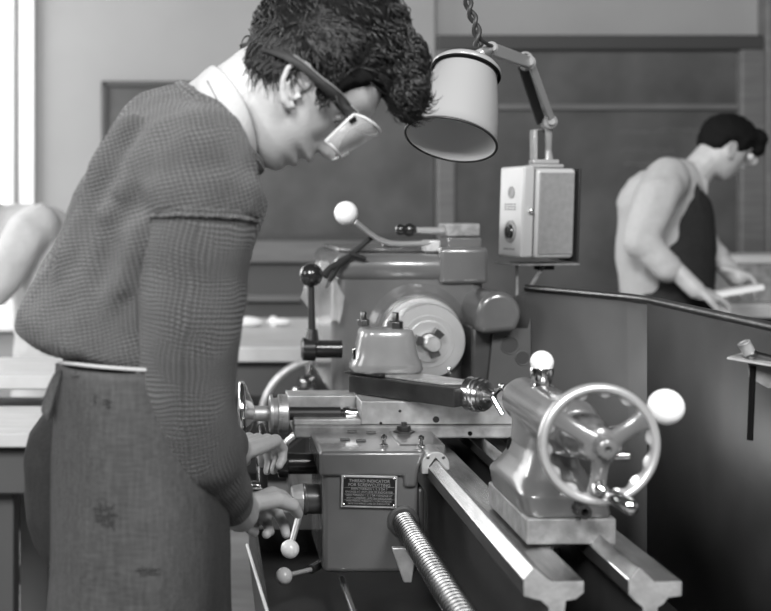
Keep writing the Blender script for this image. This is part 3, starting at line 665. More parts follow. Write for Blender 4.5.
# blurred handwheel of the machine behind
bh = root('background_handwheel', P(318, 420, 318), 'blurred bright handwheel with chromed fittings, low behind the black lever', 'handwheel')
c = P(318, 418, 318)
b = MB(); b.torus(c, (.15, -1, 0), .182, .011, 64, 12); b.build('wheel_rim', 'scraped', bh)
b = MB(); b.lathe(c+V((0, .06, 0)), (.15, -1, .1), [(0, .05), (.06, .05), (.07, .03), (.10, .03), (.105, .001)], 32); b.build('wheel_hub', 'chrome', bh)
for k in range(3):
    a = R(100+120*k); d = V((math.cos(a), 0, math.sin(a))); b = MB(); b.tube([c+d*.03, c+d*.175], [.018, .014], 12); b.build('spoke', 'chrome', bh)
for (px, py, r) in ((303, 383, .022), (293, 392, .014), (325, 372, .024), (338, 384, .02), (342, 371, .013)):
    b = MB(); q = P(px, py, 322); b.lathe(q, (.3, -1, .2), [(0, r*.8), (.01, r), (.04, r), (.05, r*.5), (.051, .001)], 18); b.build('fitting', 'chrome', bh)
b = MB(); b.lathe(V((c.x+.02, c.y+.12, 0)), (0, 0, 1), [(0, .12), (.02, .12), (.04, .05), (c.z-.06, .045), (c.z+.06, .05)], 24); b.build('pedestal', 'paint_dk', bh)

# ================================================================== PEOPLE
def lerp_tab(t, x):
    if x <= t[0][0]: return t[0][1]
    for (a, p), (b_, q) in zip(t, t[1:]):
        if x <= b_:
            k = (x-a)/(b_-a); k = k*k*(3-2*k)*.5+k*.5; return p+(q-p)*k
    return t[-1][1]
T_base = [(-.100, .050), (-.094, .070), (-.082, .082), (-.060, .085), (-.04, .087), (-.02, .086), (0, .084), (.02, .084), (.035, .091), (.055, .094), (.075, .086), (.095, .066), (.108, .04), (.115, .001)]
T_prof = [(-.100, .054), (-.095, .078), (-.087, .0885), (-.076, .0905), (-.069, .0885), (-.063, .0965), (-.058, .0975), (-.053, .0925), (-.0500, .0870), (-.047, .0940), (-.0420, .1045), (-.037, .1020), (-.030, .0965), (-.025, .0980), (-.021, .1110), (-.015, .1175), (-.008, .1150), (.002, .1080), (.014, .1000), (.024, .0955), (.036, .0955), (.05, .098), (.062, .0965), (.083, .084), (.097, .066), (.108, .04), (.115, .001)]
T_wid = [(-.100, .030), (-.090, .046), (-.070, .059), (-.045, .0655), (-.02, .069), (0, .0725), (.03, .0755), (.055, .074), (.08, .063), (.10, .040), (.11, .022), (.115, .001)]
T_back = [(-.100, .005), (-.085, .012), (-.06, .034), (-.03, .058), (0, .070), (.03, .077), (.06, .074), (.085, .060), (.105, .030), (.115, .001)]
T_hair = [(-.10, -.050), (-.05, -.042), (-.030, -.036), (-.024, -.010), (-.016, .020), (.018, .024), (.028, .014), (.035, .002), (.044, .002), (.049, .024), (.056, .054), (.064, .078), (.072, .086), (.10, .090)]
def head_ring(z, n=64, off=0.0):
    f, w, bk, pr = lerp_tab(T_base, z)+off, lerp_tab(T_wid, z)+off, lerp_tab(T_back, z)+off, lerp_tab(T_prof, z)
    out = []
    for k in range(n):
        a = 2*PI*k/n; c, s = math.cos(a), math.sin(a); p = 2.25
        ex = math.copysign(abs(c)**(2/p), c); ey = math.copysign(abs(s)**(2/p), s)
        x = (f if c > 0 else bk)*ex; y = w*ey
        if c > 0 and off <= .001:
            sg = .0105 if z > 0 else (.0140 if z > -.026 else .024)
            x += (pr-(f-off))*math.exp(-(y/sg)**2)
            for sy in (-1, 1):
                x -= .009*math.exp(-((y-sy*.032)/.014)**2-((z-.020)/.011)**2)
                x += .004*math.exp(-((y-sy*.044)/.016)**2-((z+.006)/.014)**2)
                x += .004*math.exp(-((y-sy*.0135)/.005)**2-((z+.020)/.007)**2)
                y += sy*.0
        out.append((x, y, z))
    return out
def head_y(x, z, off=0.0):
    f, w, bk = lerp_tab(T_base, z)+off, lerp_tab(T_wid, z)+off, lerp_tab(T_back, z)+off
    t = min(abs(x)/(f if x > 0 else bk), 1); return w*(1-t**2.25)**(1/2.25)
def head_mtx(origin, fwd, up, k=1.0):
    f = V(fwd).normalized(); u = V(up); u = (u-f*u.dot(f)).normalized(); l = u.cross(f)
    m = Matrix((f, l, u)).transposed().to_4x4(); return Matrix.Translation(V(origin)) @ m @ Matrix.Scale(k, 4)
ZS = [-.0995, -.098, -.095, -.091, -.086, -.081, -.076, -.071, -.067, -.063, -.060, -.057, -.054, -.051, -.048, -.045, -.042, -.038, -.034, -.031, -.028, -.025, -.022, -.018, -.014, -.010, -.005, 0, .005, .010, .015, .020, .025, .030, .036, .042, .05, .058, .066, .075, .084, .092, .099, .105, .110, .1135, .115]
def add_head(b, m, detail=True):
    b.rings([[m @ V(p) for p in head_ring(z)] for z in ZS])
    for sy in (-1, 1):       # ears
        ec = V((.011, sy*.073, -.013)); tl = lambda x, z, y=0: m @ V((ec.x+(x*1.1-z*.45)*.94, ec.y+sy*y*1.2, ec.z+(z*.89+x*.55)*.94))
        hel = [(.010, .004, .000), (.013, .018, .004), (.008, .029, .008), (-.003, .033, .012), (-.014, .028, .014), (-.018, .014, .014), (-.016, -.002, .012), (-.011, -.014, .009), (-.004, -.024, .006), (.004, -.028, .003), (.010, -.022, 0)]
        k = m.to_scale()[0]
        b.tube([tl(*p) for p in hel], [q*k for q in (.003, .0036, .0038, .004, .004, .004, .004, .0045, .0062, .0055, .003)], 10)
        ant = [(.008, .018, .003), (-.002, .020, .006), (-.009, .010, .008), (-.008, -.004, .007), (-.002, -.014, .005), (.006, -.014, .004), (.010, -.006, .004)]
        b.tube([tl(*p) for p in ant], [q*k for q in (.002, .003, .0034, .0034, .0034, .003, .0028)], 8)
        for (x, z, y, r, sx) in ((-.004, .002, .001, .020, .6),):
            b.ball(tl(x, z, y), r*k, (1, 1, 1), 16, mtx=m.to_3x3().normalized().to_4x4() @ Matrix.Rotation(R(-27), 4, 'Y') @ Matrix.Diagonal((.75, .30, 1.25, 1)))
def add_hand(b, wrist, d, n, side=1, k=1.0, curls=(50, 55, 60, 65), spread=.0):
    # d: finger direction, n: palm normal (fingers curl toward n); side: +1 thumb on d x n side
    d = V(d).normalized(); n = V(n); n = (n-d*n.dot(d)).normalized(); t = d.cross(n)*side; w = V(wrist)
    for off in (-.027, -.010, .009, .027):
        b.limb([w+t*off*.55*k, w+(d*.045+t*off*.85)*k, w+(d*.084+t*off)*k], [.014*k, .0135*k, .0115*k], 10)
    for i, (off, L_) in enumerate(((.029, .072), (.0105, .080), (-.009, .074), (-.027, .060))):
        p = w+(d*.086+t*off)*k; pts = [p]; ang = 0; r = [.0102*k]
        for j, (fr, c) in enumerate(((.46, .75), (.30, 1.0), (.24, .7))):
            ang += R(curls[i])*c; dd = d*math.cos(ang)+n*math.sin(ang)+t*(spread*(1.5-i)*.1)
            p = p+dd*L_*fr*k; pts.append(p); r.append((.0092, .0084, .0072)[j]*k)
        b.limb(pts, r, 10)
    b.limb([w+(d*.018+t*.022)*k, w+(d*.046+t*.043+n*.012)*k, w+(d*.074+t*.050+n*.030)*k, w+(d*.094+t*.044+n*.044)*k], [.014*k, .0125*k, .0105*k, .0085*k], 10)

# ---------------------------------------------------------------- the young man
YM = F/745
h_o = Q(295, 81, YM); h_m = head_mtx(h_o, (.536, .0, -.844), (.844, 0, .536))
body = MB()
add_head(body, h_m)
body.limb([Q(196, 136, YM), Q(222, 112, YM), Q(250, 92, YM), Q(278, 76, YM)], [.062, .054, .053, .060], 20)
body.limb([Q(188, 150, YM), Q(150, 220, YM), Q(130, 300, YM), Q(130, 380, YM), Q(135, 430, YM)], [.070, .085, .085, .07, .07], 20)
body.limb([Q(190, 165, 1.50), Q(198, 190, 1.40), Q(192, 425, 1.43), Q(240, 512, 1.665)], [.06, .052, .042, .0285], 16)
body.limb([Q(195, 165, 1.62), Q(190, 200, 1.71), Q(188, 400, 1.75), Q(236, 452, 1.93)], [.06, .052, .042, .028], 16)
add_hand(body, Q(240, 512, 1.665), (Q(276, 492, 1.84)-Q(240, 512, 1.665)), (.55, .0, -.8), side=-1, curls=(24, 55, 72, 85))
add_hand(body, Q(236, 452, 1.93), (Q(270, 436, 2.02)-Q(236, 452, 1.93)), (.3, .35, -.9), side=1, curls=(40, 50, 55, 60))
HX = -.098
for sy in (-1, 1):
    body.limb([V((HX, YM+sy*.065, .98)), V((HX+.01, YM+sy*.10, .50)), V((HX-.02, YM+sy*.11, .09))], [.062, .05, .036], 16)
    body.limb([V((HX-.04, YM+sy*.11, .05)), V((HX+.14, YM+sy*.12, .03))], [.035, .028], 12)
man = body.build('person', 'skin', remesh=.0024, sm=1)
tag(man, 'young man in knitted jumper, apron and goggles, bending over the lathe', 'person')
# eyes, brow
for sy in (-1, 1):
    b = MB(); c = h_m @ V((.0655, sy*.031, .018)); b.ball(c, .0115); b.build('eye', 'eye', man)
    b = MB(); d = h_m.to_3x3() @ V((.9, 0, -.35)); b.ball(c+d.normalized()*.0065, .0062); b.build('iris', 'iris', man)
    b = MB(); b.tube([h_m @ V((.092-.012*abs(t)/1, sy*(.018+.014*t), .034+.004*math.sin(t*1.2))) for t in (0, .6, 1.2, 1.8, 2.3)], [.002, .0035, .0038, .003, .0015], 8); b.build('eyebrow', 'hair', man)
# hair cap
def hair_mask(x, z): return z-lerp_tab(T_hair, x)
b = MB(); rr = []
for z in [-.06+.004*i for i in range(44)]:
    if z > .1149: break
    ring = []
    for (x, y, zz), (x0, y0, z0) in zip(head_ring(z, 72, .012), head_ring(z, 72, -.008)):
        t = max(0, min(1, (hair_mask(x, z)+.004)/.012)); t = t*t*(3-2*t)
        nn = noise.noise(V((x, y, z))*45)*.005*t
        ring.append(h_m @ V((x0+(x-x0)*t+nn, y0+(y-y0)*t+nn*(1 if y > 0 else -1), z)))
    rr.append(ring)
rr.append([h_m @ V((x*.55, y*.55, .126)) for x, y, z in head_ring(.1065, 72, .006)])
b.rings(rr)
for (px, py, dy, r, sc) in ((371, 44, 0, .054, (1, 1.05, .85)), (398, 62, 0, .038, (.8, 1.2, 1.0)), (405, 86, -.01, .024, (.8, 1.6, 1.3)), (345, 20, 0, .08, (1, .85, .7)), (304, 22, 0, .062, (1, .95, .8)), (276, 48, 0, .030, (.85, 1.6, 1.2))):
    b.ball(Q(px, py, YM+dy), r, sc, 24)
b.ball(h_m @ V((0, 0, .046)), 1, (.085, .083, .084), 40, mtx=h_m.to_3x3().normalized().to_4x4())
hair = b.build('hair', 'hair_cap', man, remesh=.004, sm=3)
noise_disp(hair, .03, .007)
# locks
b = MB(); hu = h_m.to_3x3()
def lock(p, nrm, flow, L_, r0, amp):
    side = nrm.cross(flow).normalized(); ph = random.uniform(0, 6.28); fr = random.uniform(70, 120); n = 9; pts = []; cur = p-nrm*.005; d = flow.normalized()
    for i in range(n):
        t = i/(n-1); pts.append(cur+side*amp*math.sin(ph+fr*L_*t)*min(1, t*2)+nrm*(.010*math.sin(PI*t)+amp*.7*math.cos(ph+fr*L_*t)*t))
        d = (d + V((0, 0, -.10)) + nrm*(-.08 if t > .4 else .03)).normalized(); cur = cur+d*L_/n
    for q in (pts[-1], pts[5]):
        sx, sy_ = VX+q.x*F/q.y, VY-(q.z-CZ)*F/q.y
        lz = h_m.inverted() @ q
        if lz.x > .045 and .020 < lz.z < .088 and sx < 386: return
    b.tube(pts, [r0*(.7+.3*math.sin(PI*i/(n-1)))*(1-.75*(i/(n-1))**3) for i in range(n)], 5)
cnt = 0
while cnt < 4800:
    z = random.uniform(-.05, .117); a = random.uniform(0, 2*PI)
    zz = min(z, .1145); f, w, bk = lerp_tab(T_base, zz)+.010, lerp_tab(T_wid, zz)+.010, lerp_tab(T_back, zz)+.009
    c, s = math.cos(a), math.sin(a); x = (f if c > 0 else bk)*math.copysign(abs(c)**.89, c); y = w*math.copysign(abs(s)**.89, s)
    if hair_mask(x, z) < .002: continue
    nrm = V((x/.1**2, y/.08**2, (z-.02)/.1**2)).normalized()
    fl = V((.9, 0, .25)) if z > .03 else V((.5, 0, -1)) if x < -.015 else V((.8, 0, -.1 if x < .03 else -.7))
    fl = fl+V([random.gauss(0, .45) for _ in range(3)]); fl = fl-nrm*fl.dot(nrm)
    if hair_mask(x, z) < .025: L_ = random.uniform(.010, .020)
    else: L_ = random.uniform(.03, .075)
    lock(h_m @ V((x, y, z)), hu @ nrm, hu @ fl, L_, random.uniform(.0006, .0014), random.uniform(.002, .005)); cnt += 1
for (px, py, dy, r, sc, m_) in ((371, 44, 0, .054, (1, 1.05, .85), 420), (398, 62, 0, .038, (.8, 1.2, 1.0), 520), (405, 86, -.01, .024, (.8, 1.6, 1.3), 420), (345, 20, 0, .08, (1, .85, .7), 450), (304, 22, 0, .062, (1, .95, .8), 500)):
    c0 = Q(px, py, YM+dy)
    for _ in range(int(m_*1.8)):
        n_ = V([random.gauss(0, 1) for _ in range(3)]).normalized()
        if n_.y > .6: continue
        p = c0+V((n_.x*r*sc[0], n_.y*r*sc[1], n_.z*r*sc[2]))
        lz = h_m.inverted() @ p
        if hair_mask(lz.x, lz.z) < .0 : continue
        fl = V((.8, random.gauss(0, .5), -.75))+V([random.gauss(0, .4) for _ in range(3)]); fl = fl-n_*fl.dot(n_)
        lock(p, n_, fl, random.uniform(.022, .050), random.uniform(.0006, .0013), random.uniform(.003, .006))
b.build('hair_locks', 'hair', man, smooth=80)
# goggles
gg = []
for x, y in ((.080, -.0755), (.092, -.074), (.104, -.068), (.112, -.056), (.117, -.040), (.119, -.020), (.1195, 0), (.119, .020), (.117, .040), (.112, .056), (.104, .068), (.092, .074), (.080, .0755)):
    gg.append((x, y))
b = MB(); top_, bot_ = [], []
for i, (x, y) in enumerate(gg):
    e = abs(i-6)/6; zt = .054-.022*e**3; zb_ = -.010+.004*(1-abs(y)/.075)-.008*e**3; zb_ += .014*math.exp(-(y/.013)**2)
    xb = x + (.010*e**4)
    top_.append(h_m @ V((x, y, zt))); bot_.append(h_m @ V((xb, y, zb_)))
b.rings([top_, [(p+q)/2 for p, q in zip(top_, bot_)], bot_], cap=False, closed=False); go = b.build('goggles', 'visor', man, smooth=80, solid=.002, label='clear plastic goggles')
b = MB(); b.tube(top_+bot_[::-1]+[top_[0]], .0021, 8); b.build('goggle_rim', 'rimp', go, smooth=80)
b = MB(); q = h_m @ V((.086, -.0775, .026)); b.box(q-V((.005, .001, .003)), q+V((.005, .001, .003)), tilt=Matrix.Rotation(R(-35), 4, 'Y')); b.build('strap_slot', 'void', go, bevel=.001)
def strap_pts(sy):
    out = []
    for x, z, o in ((.080, .030, .004), (.066, .0275, .006), (.050, .024, .010), (.036, .019, .012), (.022, .014, .013), (.006, .009, .015), (-.010, .004, .016), (-.026, -.003, .016), (-.042, -.011, .013), (-.056, -.019, .012), (-.066, -.026, .012)):
        y = head_y(x, z, .003)+o if x < .07 else .0765
        out.append((V((x, sy*max(y, .0), z)), z))
    return out
L1 = [p+V((0, -.006*min(1, i/3), 0)) for i, (p, _) in enumerate(strap_pts(-1))]; L2 = [p for p, _ in strap_pts(1)]
path = L1+[V((-.076, -.02, -.030)), V((-.078, 0, -.031)), V((-.076, .02, -.030))]+L2[::-1]
b = MB(); wv = lambda i: .0075*(1+.15*math.sin(i*.9))
b.rings([[h_m @ (p+V((.002, 0, wv(i)))) for i, p in enumerate(path)], [h_m @ (p-V((.002, 0, wv(i)))) for i, p in enumerate(path)]], cap=False, closed=False)
gs = b.build('goggle_strap', 'strap', man, solid=.0025, smooth=80)
b = MB(); b.tube([h_m @ (p+V((.002, -.001, wv(i)))) for i, p in enumerate(path[:8])], .0009, 6); b.build('strap_highlight', 'cast', gs)  # pale bead painted in as the highlight along the strap's upper edge
# ---- shirt collar
def ering(c, A, B, n=48, p=2.0):
    return [c + A*math.copysign(abs(math.cos(t))**(2/p), math.cos(t)) + B*math.copysign(abs(math.sin(t))**(2/p), math.sin(t)) for t in [2*PI*k/n for k in range(n)]]
def sect(bk, fr, hy, Y=YM, n=64, p=2.3, dx=(0, 0)):
    a, b_ = Q(*bk, Y), Q(*fr, Y); c = (a+b_)/2; return ering(c, (b_-a)/2, V((0, -hy, 0)), n, p)
def open_ring(bk, fr, hy, shift=0, n=56, gap=.10, push=(0, 0)):
    # ring whose gap is at the front, near side bulging along the neck
    a, b_ = Q(*bk, YM), Q(*fr, YM); c = (a+b_)/2; A = (b_-a)/2; axn = V((A.z*-1, 0, A.x)).normalized()
    out = []
    for k in range(n):
        t = gap+(2*PI-2*gap)*k/(n-1)
        out.append(c+A*math.cos(t)+V((0, -hy*math.sin(t), 0))+axn*(shift*math.sin(t)**2)); 
    return out
b = MB()
R1 = open_ring((213, 66), (256, 152), .072, .012); R2 = open_ring((202, 74), (254, 168), .082, -.004); R3 = open_ring((194, 83), (246, 174), .088, -.020, gap=.16)
b.rings([R1, [(p+q)/2+V((0, (.003 if q.y > YM else -.003), 0)) for p, q in zip(R1, R2)], R2, R3], cap=False, closed=False)
col = b.build('shirt_collar', 'shirt', man, solid=.0035, subsurf=1)
b = MB()
S1 = open_ring((212, 69), (252, 152), .068, .008); S2 = open_ring((172, 96), (250, 190), .098, -.02)
b.rings([S1, [p.lerp(q, .5) for p, q in zip(S1, S2)], S2], cap=False, closed=False); b.build('shirt', 'shirt', man, solid=.003, subsurf=1)
b = MB(); b.tube([p+V((0, -.0015, .001)) for p in R2[9:22]], .0012, 6); b.build('collar_stitching', 'cast', col)
# ---- jumper
secs = [((178, 92), (252, 172), .088), ((160, 97), (258, 186), .118), ((140, 108), (264, 202), .150), ((120, 125), (262, 218), .172), ((101, 150), (256, 240), .182), ((84, 180), (248, 262), .184),
        ((68, 215), (240, 288), .182), ((54, 248), (234, 312), .178), ((36, 282), (229, 335), .178), ((23, 308), (226, 352), .178), ((22, 326), (224, 364), .174), ((36, 337), (222, 366), .165), ((60, 346), (219, 366), .150)]
b = MB(); b.rings([sect(a, f, hy) for a, f, hy in secs])
b.ball(Q(176, 150, 1.52), .085); b.ball(Q(196, 172, 1.405), .078); b.tube([Q(176, 150, 1.52), Q(196, 172, 1.405), Q(199, 200, 1.39), Q(199, 220, 1.388)], [.085, .078, .0745, .0718], 32)
b.limb([Q(176, 150, 1.56), Q(185, 172, 1.67), Q(186, 222, 1.70)], [.085, .072, .062], 24)
for pts_, r_ in (([Q(128, 128, YM-.13), Q(101, 178, YM-.135), Q(79, 240, YM-.13), Q(60, 300, YM-.12)], .020), ([Q(142, 232, YM-.185), Q(118, 290, YM-.175), Q(98, 340, YM-.15)], .017), ([Q(110, 215, YM-.165), Q(92, 275, YM-.155), Q(80, 330, YM-.145)], .015), ([Q(150, 150, YM-.165), Q(126, 190, YM-.172)], .018)):
    b.limb(pts_, [r_]*len(pts_), 10)
jm = b.build('jumper', 'knit_body', man, remesh=.006, sm=9)
noise_disp(jm, .08, .018)
def wob(pts, rad, seed, n=40, amp=.003, seg=48):
    # resample, then add folds
    cum = [0]
    for a, c in zip(pts, pts[1:]): cum.append(cum[-1]+(c-a).length)
    P2, R2_ = [], []
    def cr(a, b_, c, d, t): return .5*((2*b_)+(c-a)*t+(2*a-5*b_+4*c-d)*t*t+(3*b_-a-3*c+d)*t**3)
    for i in range(n):
        s_ = cum[-1]*i/(n-1); k = max(j for j in range(len(pts)-1) if cum[j] <= s_+1e-9); t = (s_-cum[k])/(cum[k+1]-cum[k])
        g = lambda L_, q: L_[max(0, min(len(L_)-1, q))]
        P2.append(cr(g(pts, k-1), g(pts, k), g(pts, k+1), g(pts, k+2), t)); R2_.append(cr(g(rad, k-1), g(rad, k), g(rad, k+1), g(rad, k+2), t))
    return P2, R2_
def sleeve(pts, rad, name, folds):
    P2, R2_ = wob(pts, rad, 1, 60); b = MB(); n = len(P2); T = [(P2[min(i+1, n-1)]-P2[max(i-1, 0)]).normalized() for i in range(n)]
    u = V((0, -1, 0)); rr = []; vs = [0]; seg = 56
    for i in range(n):
        u = (u-T[i]*u.dot(T[i])).normalized(); w = T[i].cross(u); ring = []
        for k in range(seg):
            a = 2*PI*k/seg; r = R2_[i]
            p = P2[i]+r*(u*math.cos(a)+w*math.sin(a))
            r2 = r+folds*.9*noise.noise(V((p.x*9, p.y*9, p.z*22+3)))*2*(.3+i/n) + folds*.5*math.sin(i*.9+2*math.sin(a))*max(0, (i/n-.62))*2.2
            ring.append(P2[i]+r2*(u*math.cos(a)+w*math.sin(a)))
        rr.append(ring)
        if i: vs.append(vs[-1]+(P2[i]-P2[i-1]).length)
    b.rings(rr, cap=True, us=2*PI*.066, vs=vs); return b.build(name, 'knit_sleeve', man, smooth=80)
sleeve([Q(200, 200, 1.392), Q(199, 222, 1.39), Q(193, 262, 1.39), Q(190, 310, 1.39), Q(185, 355, 1.40), Q(187, 400, 1.41), Q(194, 440, 1.44), Q(209, 474, 1.52), Q(227, 501, 1.60)], [.066, .0695, .069, .0665, .0620, .0615, .059, .050, .037], 'sleeve', .0045)
sleeve([Q(188, 200, 1.70), Q(187, 222, 1.705), Q(184, 300, 1.72), Q(182, 360, 1.74), Q(186, 400, 1.76), Q(205, 432, 1.83), Q(226, 450, 1.90)], [.058, .060, .058, .055, .053, .045, .038], 'sleeve', .004)
b = MB(); rr = ering(Q(199, 221, 1.389), V((.0715, 0, -.002)), V((0, -.0715, .007)), 60)
b.tube(rr+[rr[0]], .0020, 8); b.build('sleeve_seam', 'knit_body', man, smooth=80)
# ribbed neckband and cuff
b = MB(); N1 = sect((180, 89), (257, 168), .095, p=2.2); 
vs = [0]; b.tube([p for p in N1]+[N1[0]], .0105, 12, uvs=True, cap=False); b.build('neckband', 'knit_rib', man, smooth=80)
# ---- trousers, apron
b = MB()
for sy in (-1, 1):
    b.limb([V((HX-.005, YM+sy*.065, 1.07)), V((HX-.002, YM+sy*.065, .90)), V((HX, YM+sy*.095, .55)), V((HX-.01, YM+sy*.11, .10))], [.088, .088, .075, .07], 20)
b.limb([Q(84, 455, YM+.01), Q(86, 520, YM+.01)], [.083, .08], 20)
b.limb([V((HX, YM, 1.10)), V((HX, YM, 1.0))], [.10, .10], 24)
tr = b.build('trousers', 'denim_dk', man, remesh=.007, sm=6); noise_disp(tr, .12, .016)
for sy in (-1, 1):
    b = MB(); b.limb([V((HX-.05, YM+sy*.11, .055)), V((HX+.05, YM+sy*.115, .05)), V((HX+.16, YM+sy*.12, .035))], [.045, .045, .035], 16); b.build('shoe', 'leather', man, remesh=.005, sm=3)
ac = V((-.085, YM, 0))
def apr(z, t, w):     # t: angle from the near-rear edge round the front to the far side
    flare = (1.14-z); rx = .113+.025*flare; ry = .182+.03*flare
    a = t; x = ac.x-.010+rx*math.cos(a); y = YM+ry*math.sin(a)*1.0
    f = .006*flare*math.sin(7*a+z*3)+.005*noise.noise(V((a*2, z*6, 3)))*(1+2*flare)
    return V((x+f*math.cos(a), y+f*math.sin(a), z))
b = MB(); rr = []
for i in range(50):
    z = 1.105-.011*i-.0004*i*0; rr.append([apr(z, R(-151 + 271*k/70), 0) for k in range(71)])
b.rings(rr, cap=False, closed=False); apo = b.build('apron', 'denim', man, solid=.003, smooth=80, label='dark worn cloth apron with darned patches')
def on_apron(px, py):   # point on near side of the apron under a photo point
    best = None
    for k in range(0, 140):
        a = R(-150+k); z = 1.05
        for _ in range(4):
            p = apr(z, a, 0); s_ = F/p.y; z = CZ+(VY-py)/s_
        p = apr(z, a, 0); q = VX+p.x*F/p.y
        if best is None or abs(q-px) < best[0]: best = (abs(q-px), p)
    return best[1]+V((0, -.0022, 0))
def darn(cx, cy, w, h, n, hatch=True):
    b = MB()
    for i in range(n):
        x = cx+random.uniform(-w, w); y = cy+random.uniform(-h, h); L_ = random.uniform(.4, 1)
        if i % 2: a, c = (x, y-h*L_*.6), (x+random.uniform(-1, 1), y+h*L_*.6)
        else: a, c = (x-w*L_*.6, y), (x+w*L_*.6, y+random.uniform(-1, 1))
        b.tube([on_apron(*a), on_apron((a[0]+c[0])/2, (a[1]+c[1])/2), on_apron(*c)], .0006, 5)
    b.build('darned_patch', 'thread', apo)
darn(105, 515, 9, 10, 34); darn(148, 571, 9, 4, 18); darn(75, 375, 4, 3, 8); darn(95, 399, 1.5, 4, 8); darn(107, 404, 4, 4, 10)
b = MB(); st = [on_apron(60+i*9, 362+3.2*math.sin(min(i, 9)/9*PI/2)+i*.45) for i in range(12)]; b.tube([p+V((0, -.002, 0)) for p in st], .0021, 8); b.build('apron_string', 'string', man, smooth=80)
b = MB(); q = lambda px, py, d=0: Q(px, py, 1.42+d)
for w0 in (0, 1):
    A = [q(60, 364), q(50, 378, .01), q(44, 395, .015), q(38, 415, .02)]; B = [q(63, 372), q(57, 388, .0), q(52, 404, .005), q(49, 419, .0)]
    if w0: A = [q(61, 366, .03), q(53, 380, .04), q(47, 398, .04), q(43, 420, .04)]; B = [q(64, 380, .03), q(60, 395, .03), q(56, 410, .03), q(50, 424, .03)]
    b.rings([A, B], cap=False, closed=False)
b.build('apron_tie', 'denim', man, solid=.003, subsurf=2)

# ---------------------------------------------------------------- background worker on the right
s2 = 285; Y2 = F/s2
def W(px, py, dy=0): return Q(px, py, Y2+dy)
hm2 = head_mtx(W(722, 147), (.78, 0, -.62), (.62, 0, .78), .97)
b = MB(); add_head(b, hm2)
b.limb([W(690, 180), W(700, 168), W(712, 155)], [.062, .055, .055], 14)
b.limb([W(672, 190), W(662, 230), W(664, 290)], [.085, .11, .12], 16)
b.limb([W(665, 190, -.15), W(640, 236, -.19), W(696, 290, -.27)], [.05, .04, .03], 12)
b.limb([W(680, 190, .15), W(700, 240, .16), W(738, 278, .0)], [.05, .04, .03], 12)
add_hand(b, W(694, 289, -.27), (.9, .1, -.28), (.2, .3, -1), side=-1, curls=(30, 35, 40, 45))
add_hand(b, W(722, 270, .02), (.9, -.2, -.35), (0, -.4, -.9), side=1, curls=(30, 35, 40, 45))
bx2 = W(664, 300).x
for sy in (-1, 1):
    b.limb([V((bx2, Y2+sy*.09, .95)), V((bx2, Y2+sy*.1, .5)), V((bx2-.03, Y2+sy*.1, .09))], [.085, .055, .04], 12)
wk = b.build('person', 'skin', remesh=.006, sm=2)
tag(wk, 'dark-haired worker in pale shirt and dark bib apron, working at the right bench', 'person')
b = MB(); rr = []
for z in [-.06+.006*i for i in range(30)]:
    if z > .114: break
    ring = []
    for (x, y, zz), (x0, y0, z0) in zip(head_ring(z, 40, .022), head_ring(z, 40, -.008)):
        t = max(0, min(1, (hair_mask(x, z)+.006)/.02)); ring.append(hm2 @ V((x0+(x-x0)*t, y0+(y-y0)*t, z)))
    rr.append(ring)
rr.append([hm2 @ V((x*.5, y*.5, .13)) for x, y, z in head_ring(.1065, 40, .01)]); b.rings(rr)
b.ball(hm2 @ V((.065, 0, .085)), .055, (1.0, 1.2, .8)); b.ball(hm2 @ V((.095, -.01, .065)), .03, (1.0, 1.6, .9))
b.ball(hm2 @ V((0, 0, .045)), .092, (1, .95, .85)); b.ball(hm2 @ V((-.02, 0, .05)), .088, (1, .95, .8)); o = b.build('hair', 'hair_cap', wk, remesh=.007, sm=2); noise_disp(o, .03, .010)
b = MB()
b.limb([W(676, 184), W(655, 205), W(652, 245), W(655, 290)], [.09, .125, .12, .12], 20)
b.limb([W(668, 178, -.10), W(657, 195, -.16), W(640, 240, -.20), W(668, 268, -.235)], [.075, .075, .063, .05], 16)
b.limb([W(684, 182, .10), W(686, 195, .15), W(700, 238, .16), W(716, 258, .09)], [.07, .07, .055, .05], 16)
o = b.build('shirt', 'pale', wk, remesh=.01, sm=8); noise_disp(o, .1, .02)
b = MB(); b.limb([W(678, 215, .01), W(676, 250, .01)], [.12, .135], 20); b.limb([W(672, 262), W(668, 300), V((bx2+.01, Y2, .8)), V((bx2+.01, Y2, .55))], [.145, .15, .16, .17], 20)
o = b.build('bib_apron', 'denim_dk', wk, remesh=.01, sm=6)
b = MB(); b.tube([W(700, 220, -.10), W(697, 190, -.085), W(688, 170, -.065), W(680, 161, 0), W(684, 166, .06), W(700, 190, .09)], .012, 8, squash=.4); b.build('apron_strap', 'denim_dk', wk, smooth=80)
b = MB(); b.rings([open_ring((0, 0), (1, 1), .01)]*1 + [open_ring((0, 0), (1, 1), .02)], cap=False, closed=False); b.bm.clear()
b.tube([W(694, 170, -.04), W(703, 182, -.055), W(706, 194, -.03)], [.012, .018, .006], 10, squash=.4); b.build('shirt_collar', 'shirt', wk, smooth=80)
b = MB(); b.limb([hm2 @ V((.085, -.05, .02)), hm2 @ V((.108, -.03, .02)), hm2 @ V((.11, .03, .02))], [.012, .016, .016], 10); b.build('goggles', 'rimp', wk, smooth=80)
b = MB()
for sy in (-1, 1): b.limb([V((bx2, Y2+sy*.08, .95)), V((bx2, Y2+sy*.09, .5)), V((bx2-.01, Y2+sy*.1, .08))], [.11, .085, .075], 14); b.limb([V((bx2-.03, Y2+sy*.1, .04)), V((bx2+.15, Y2+sy*.1, .03))], [.045, .035], 10)
b.build('trousers', 'denim_dk', wk, remesh=.012, sm=4)
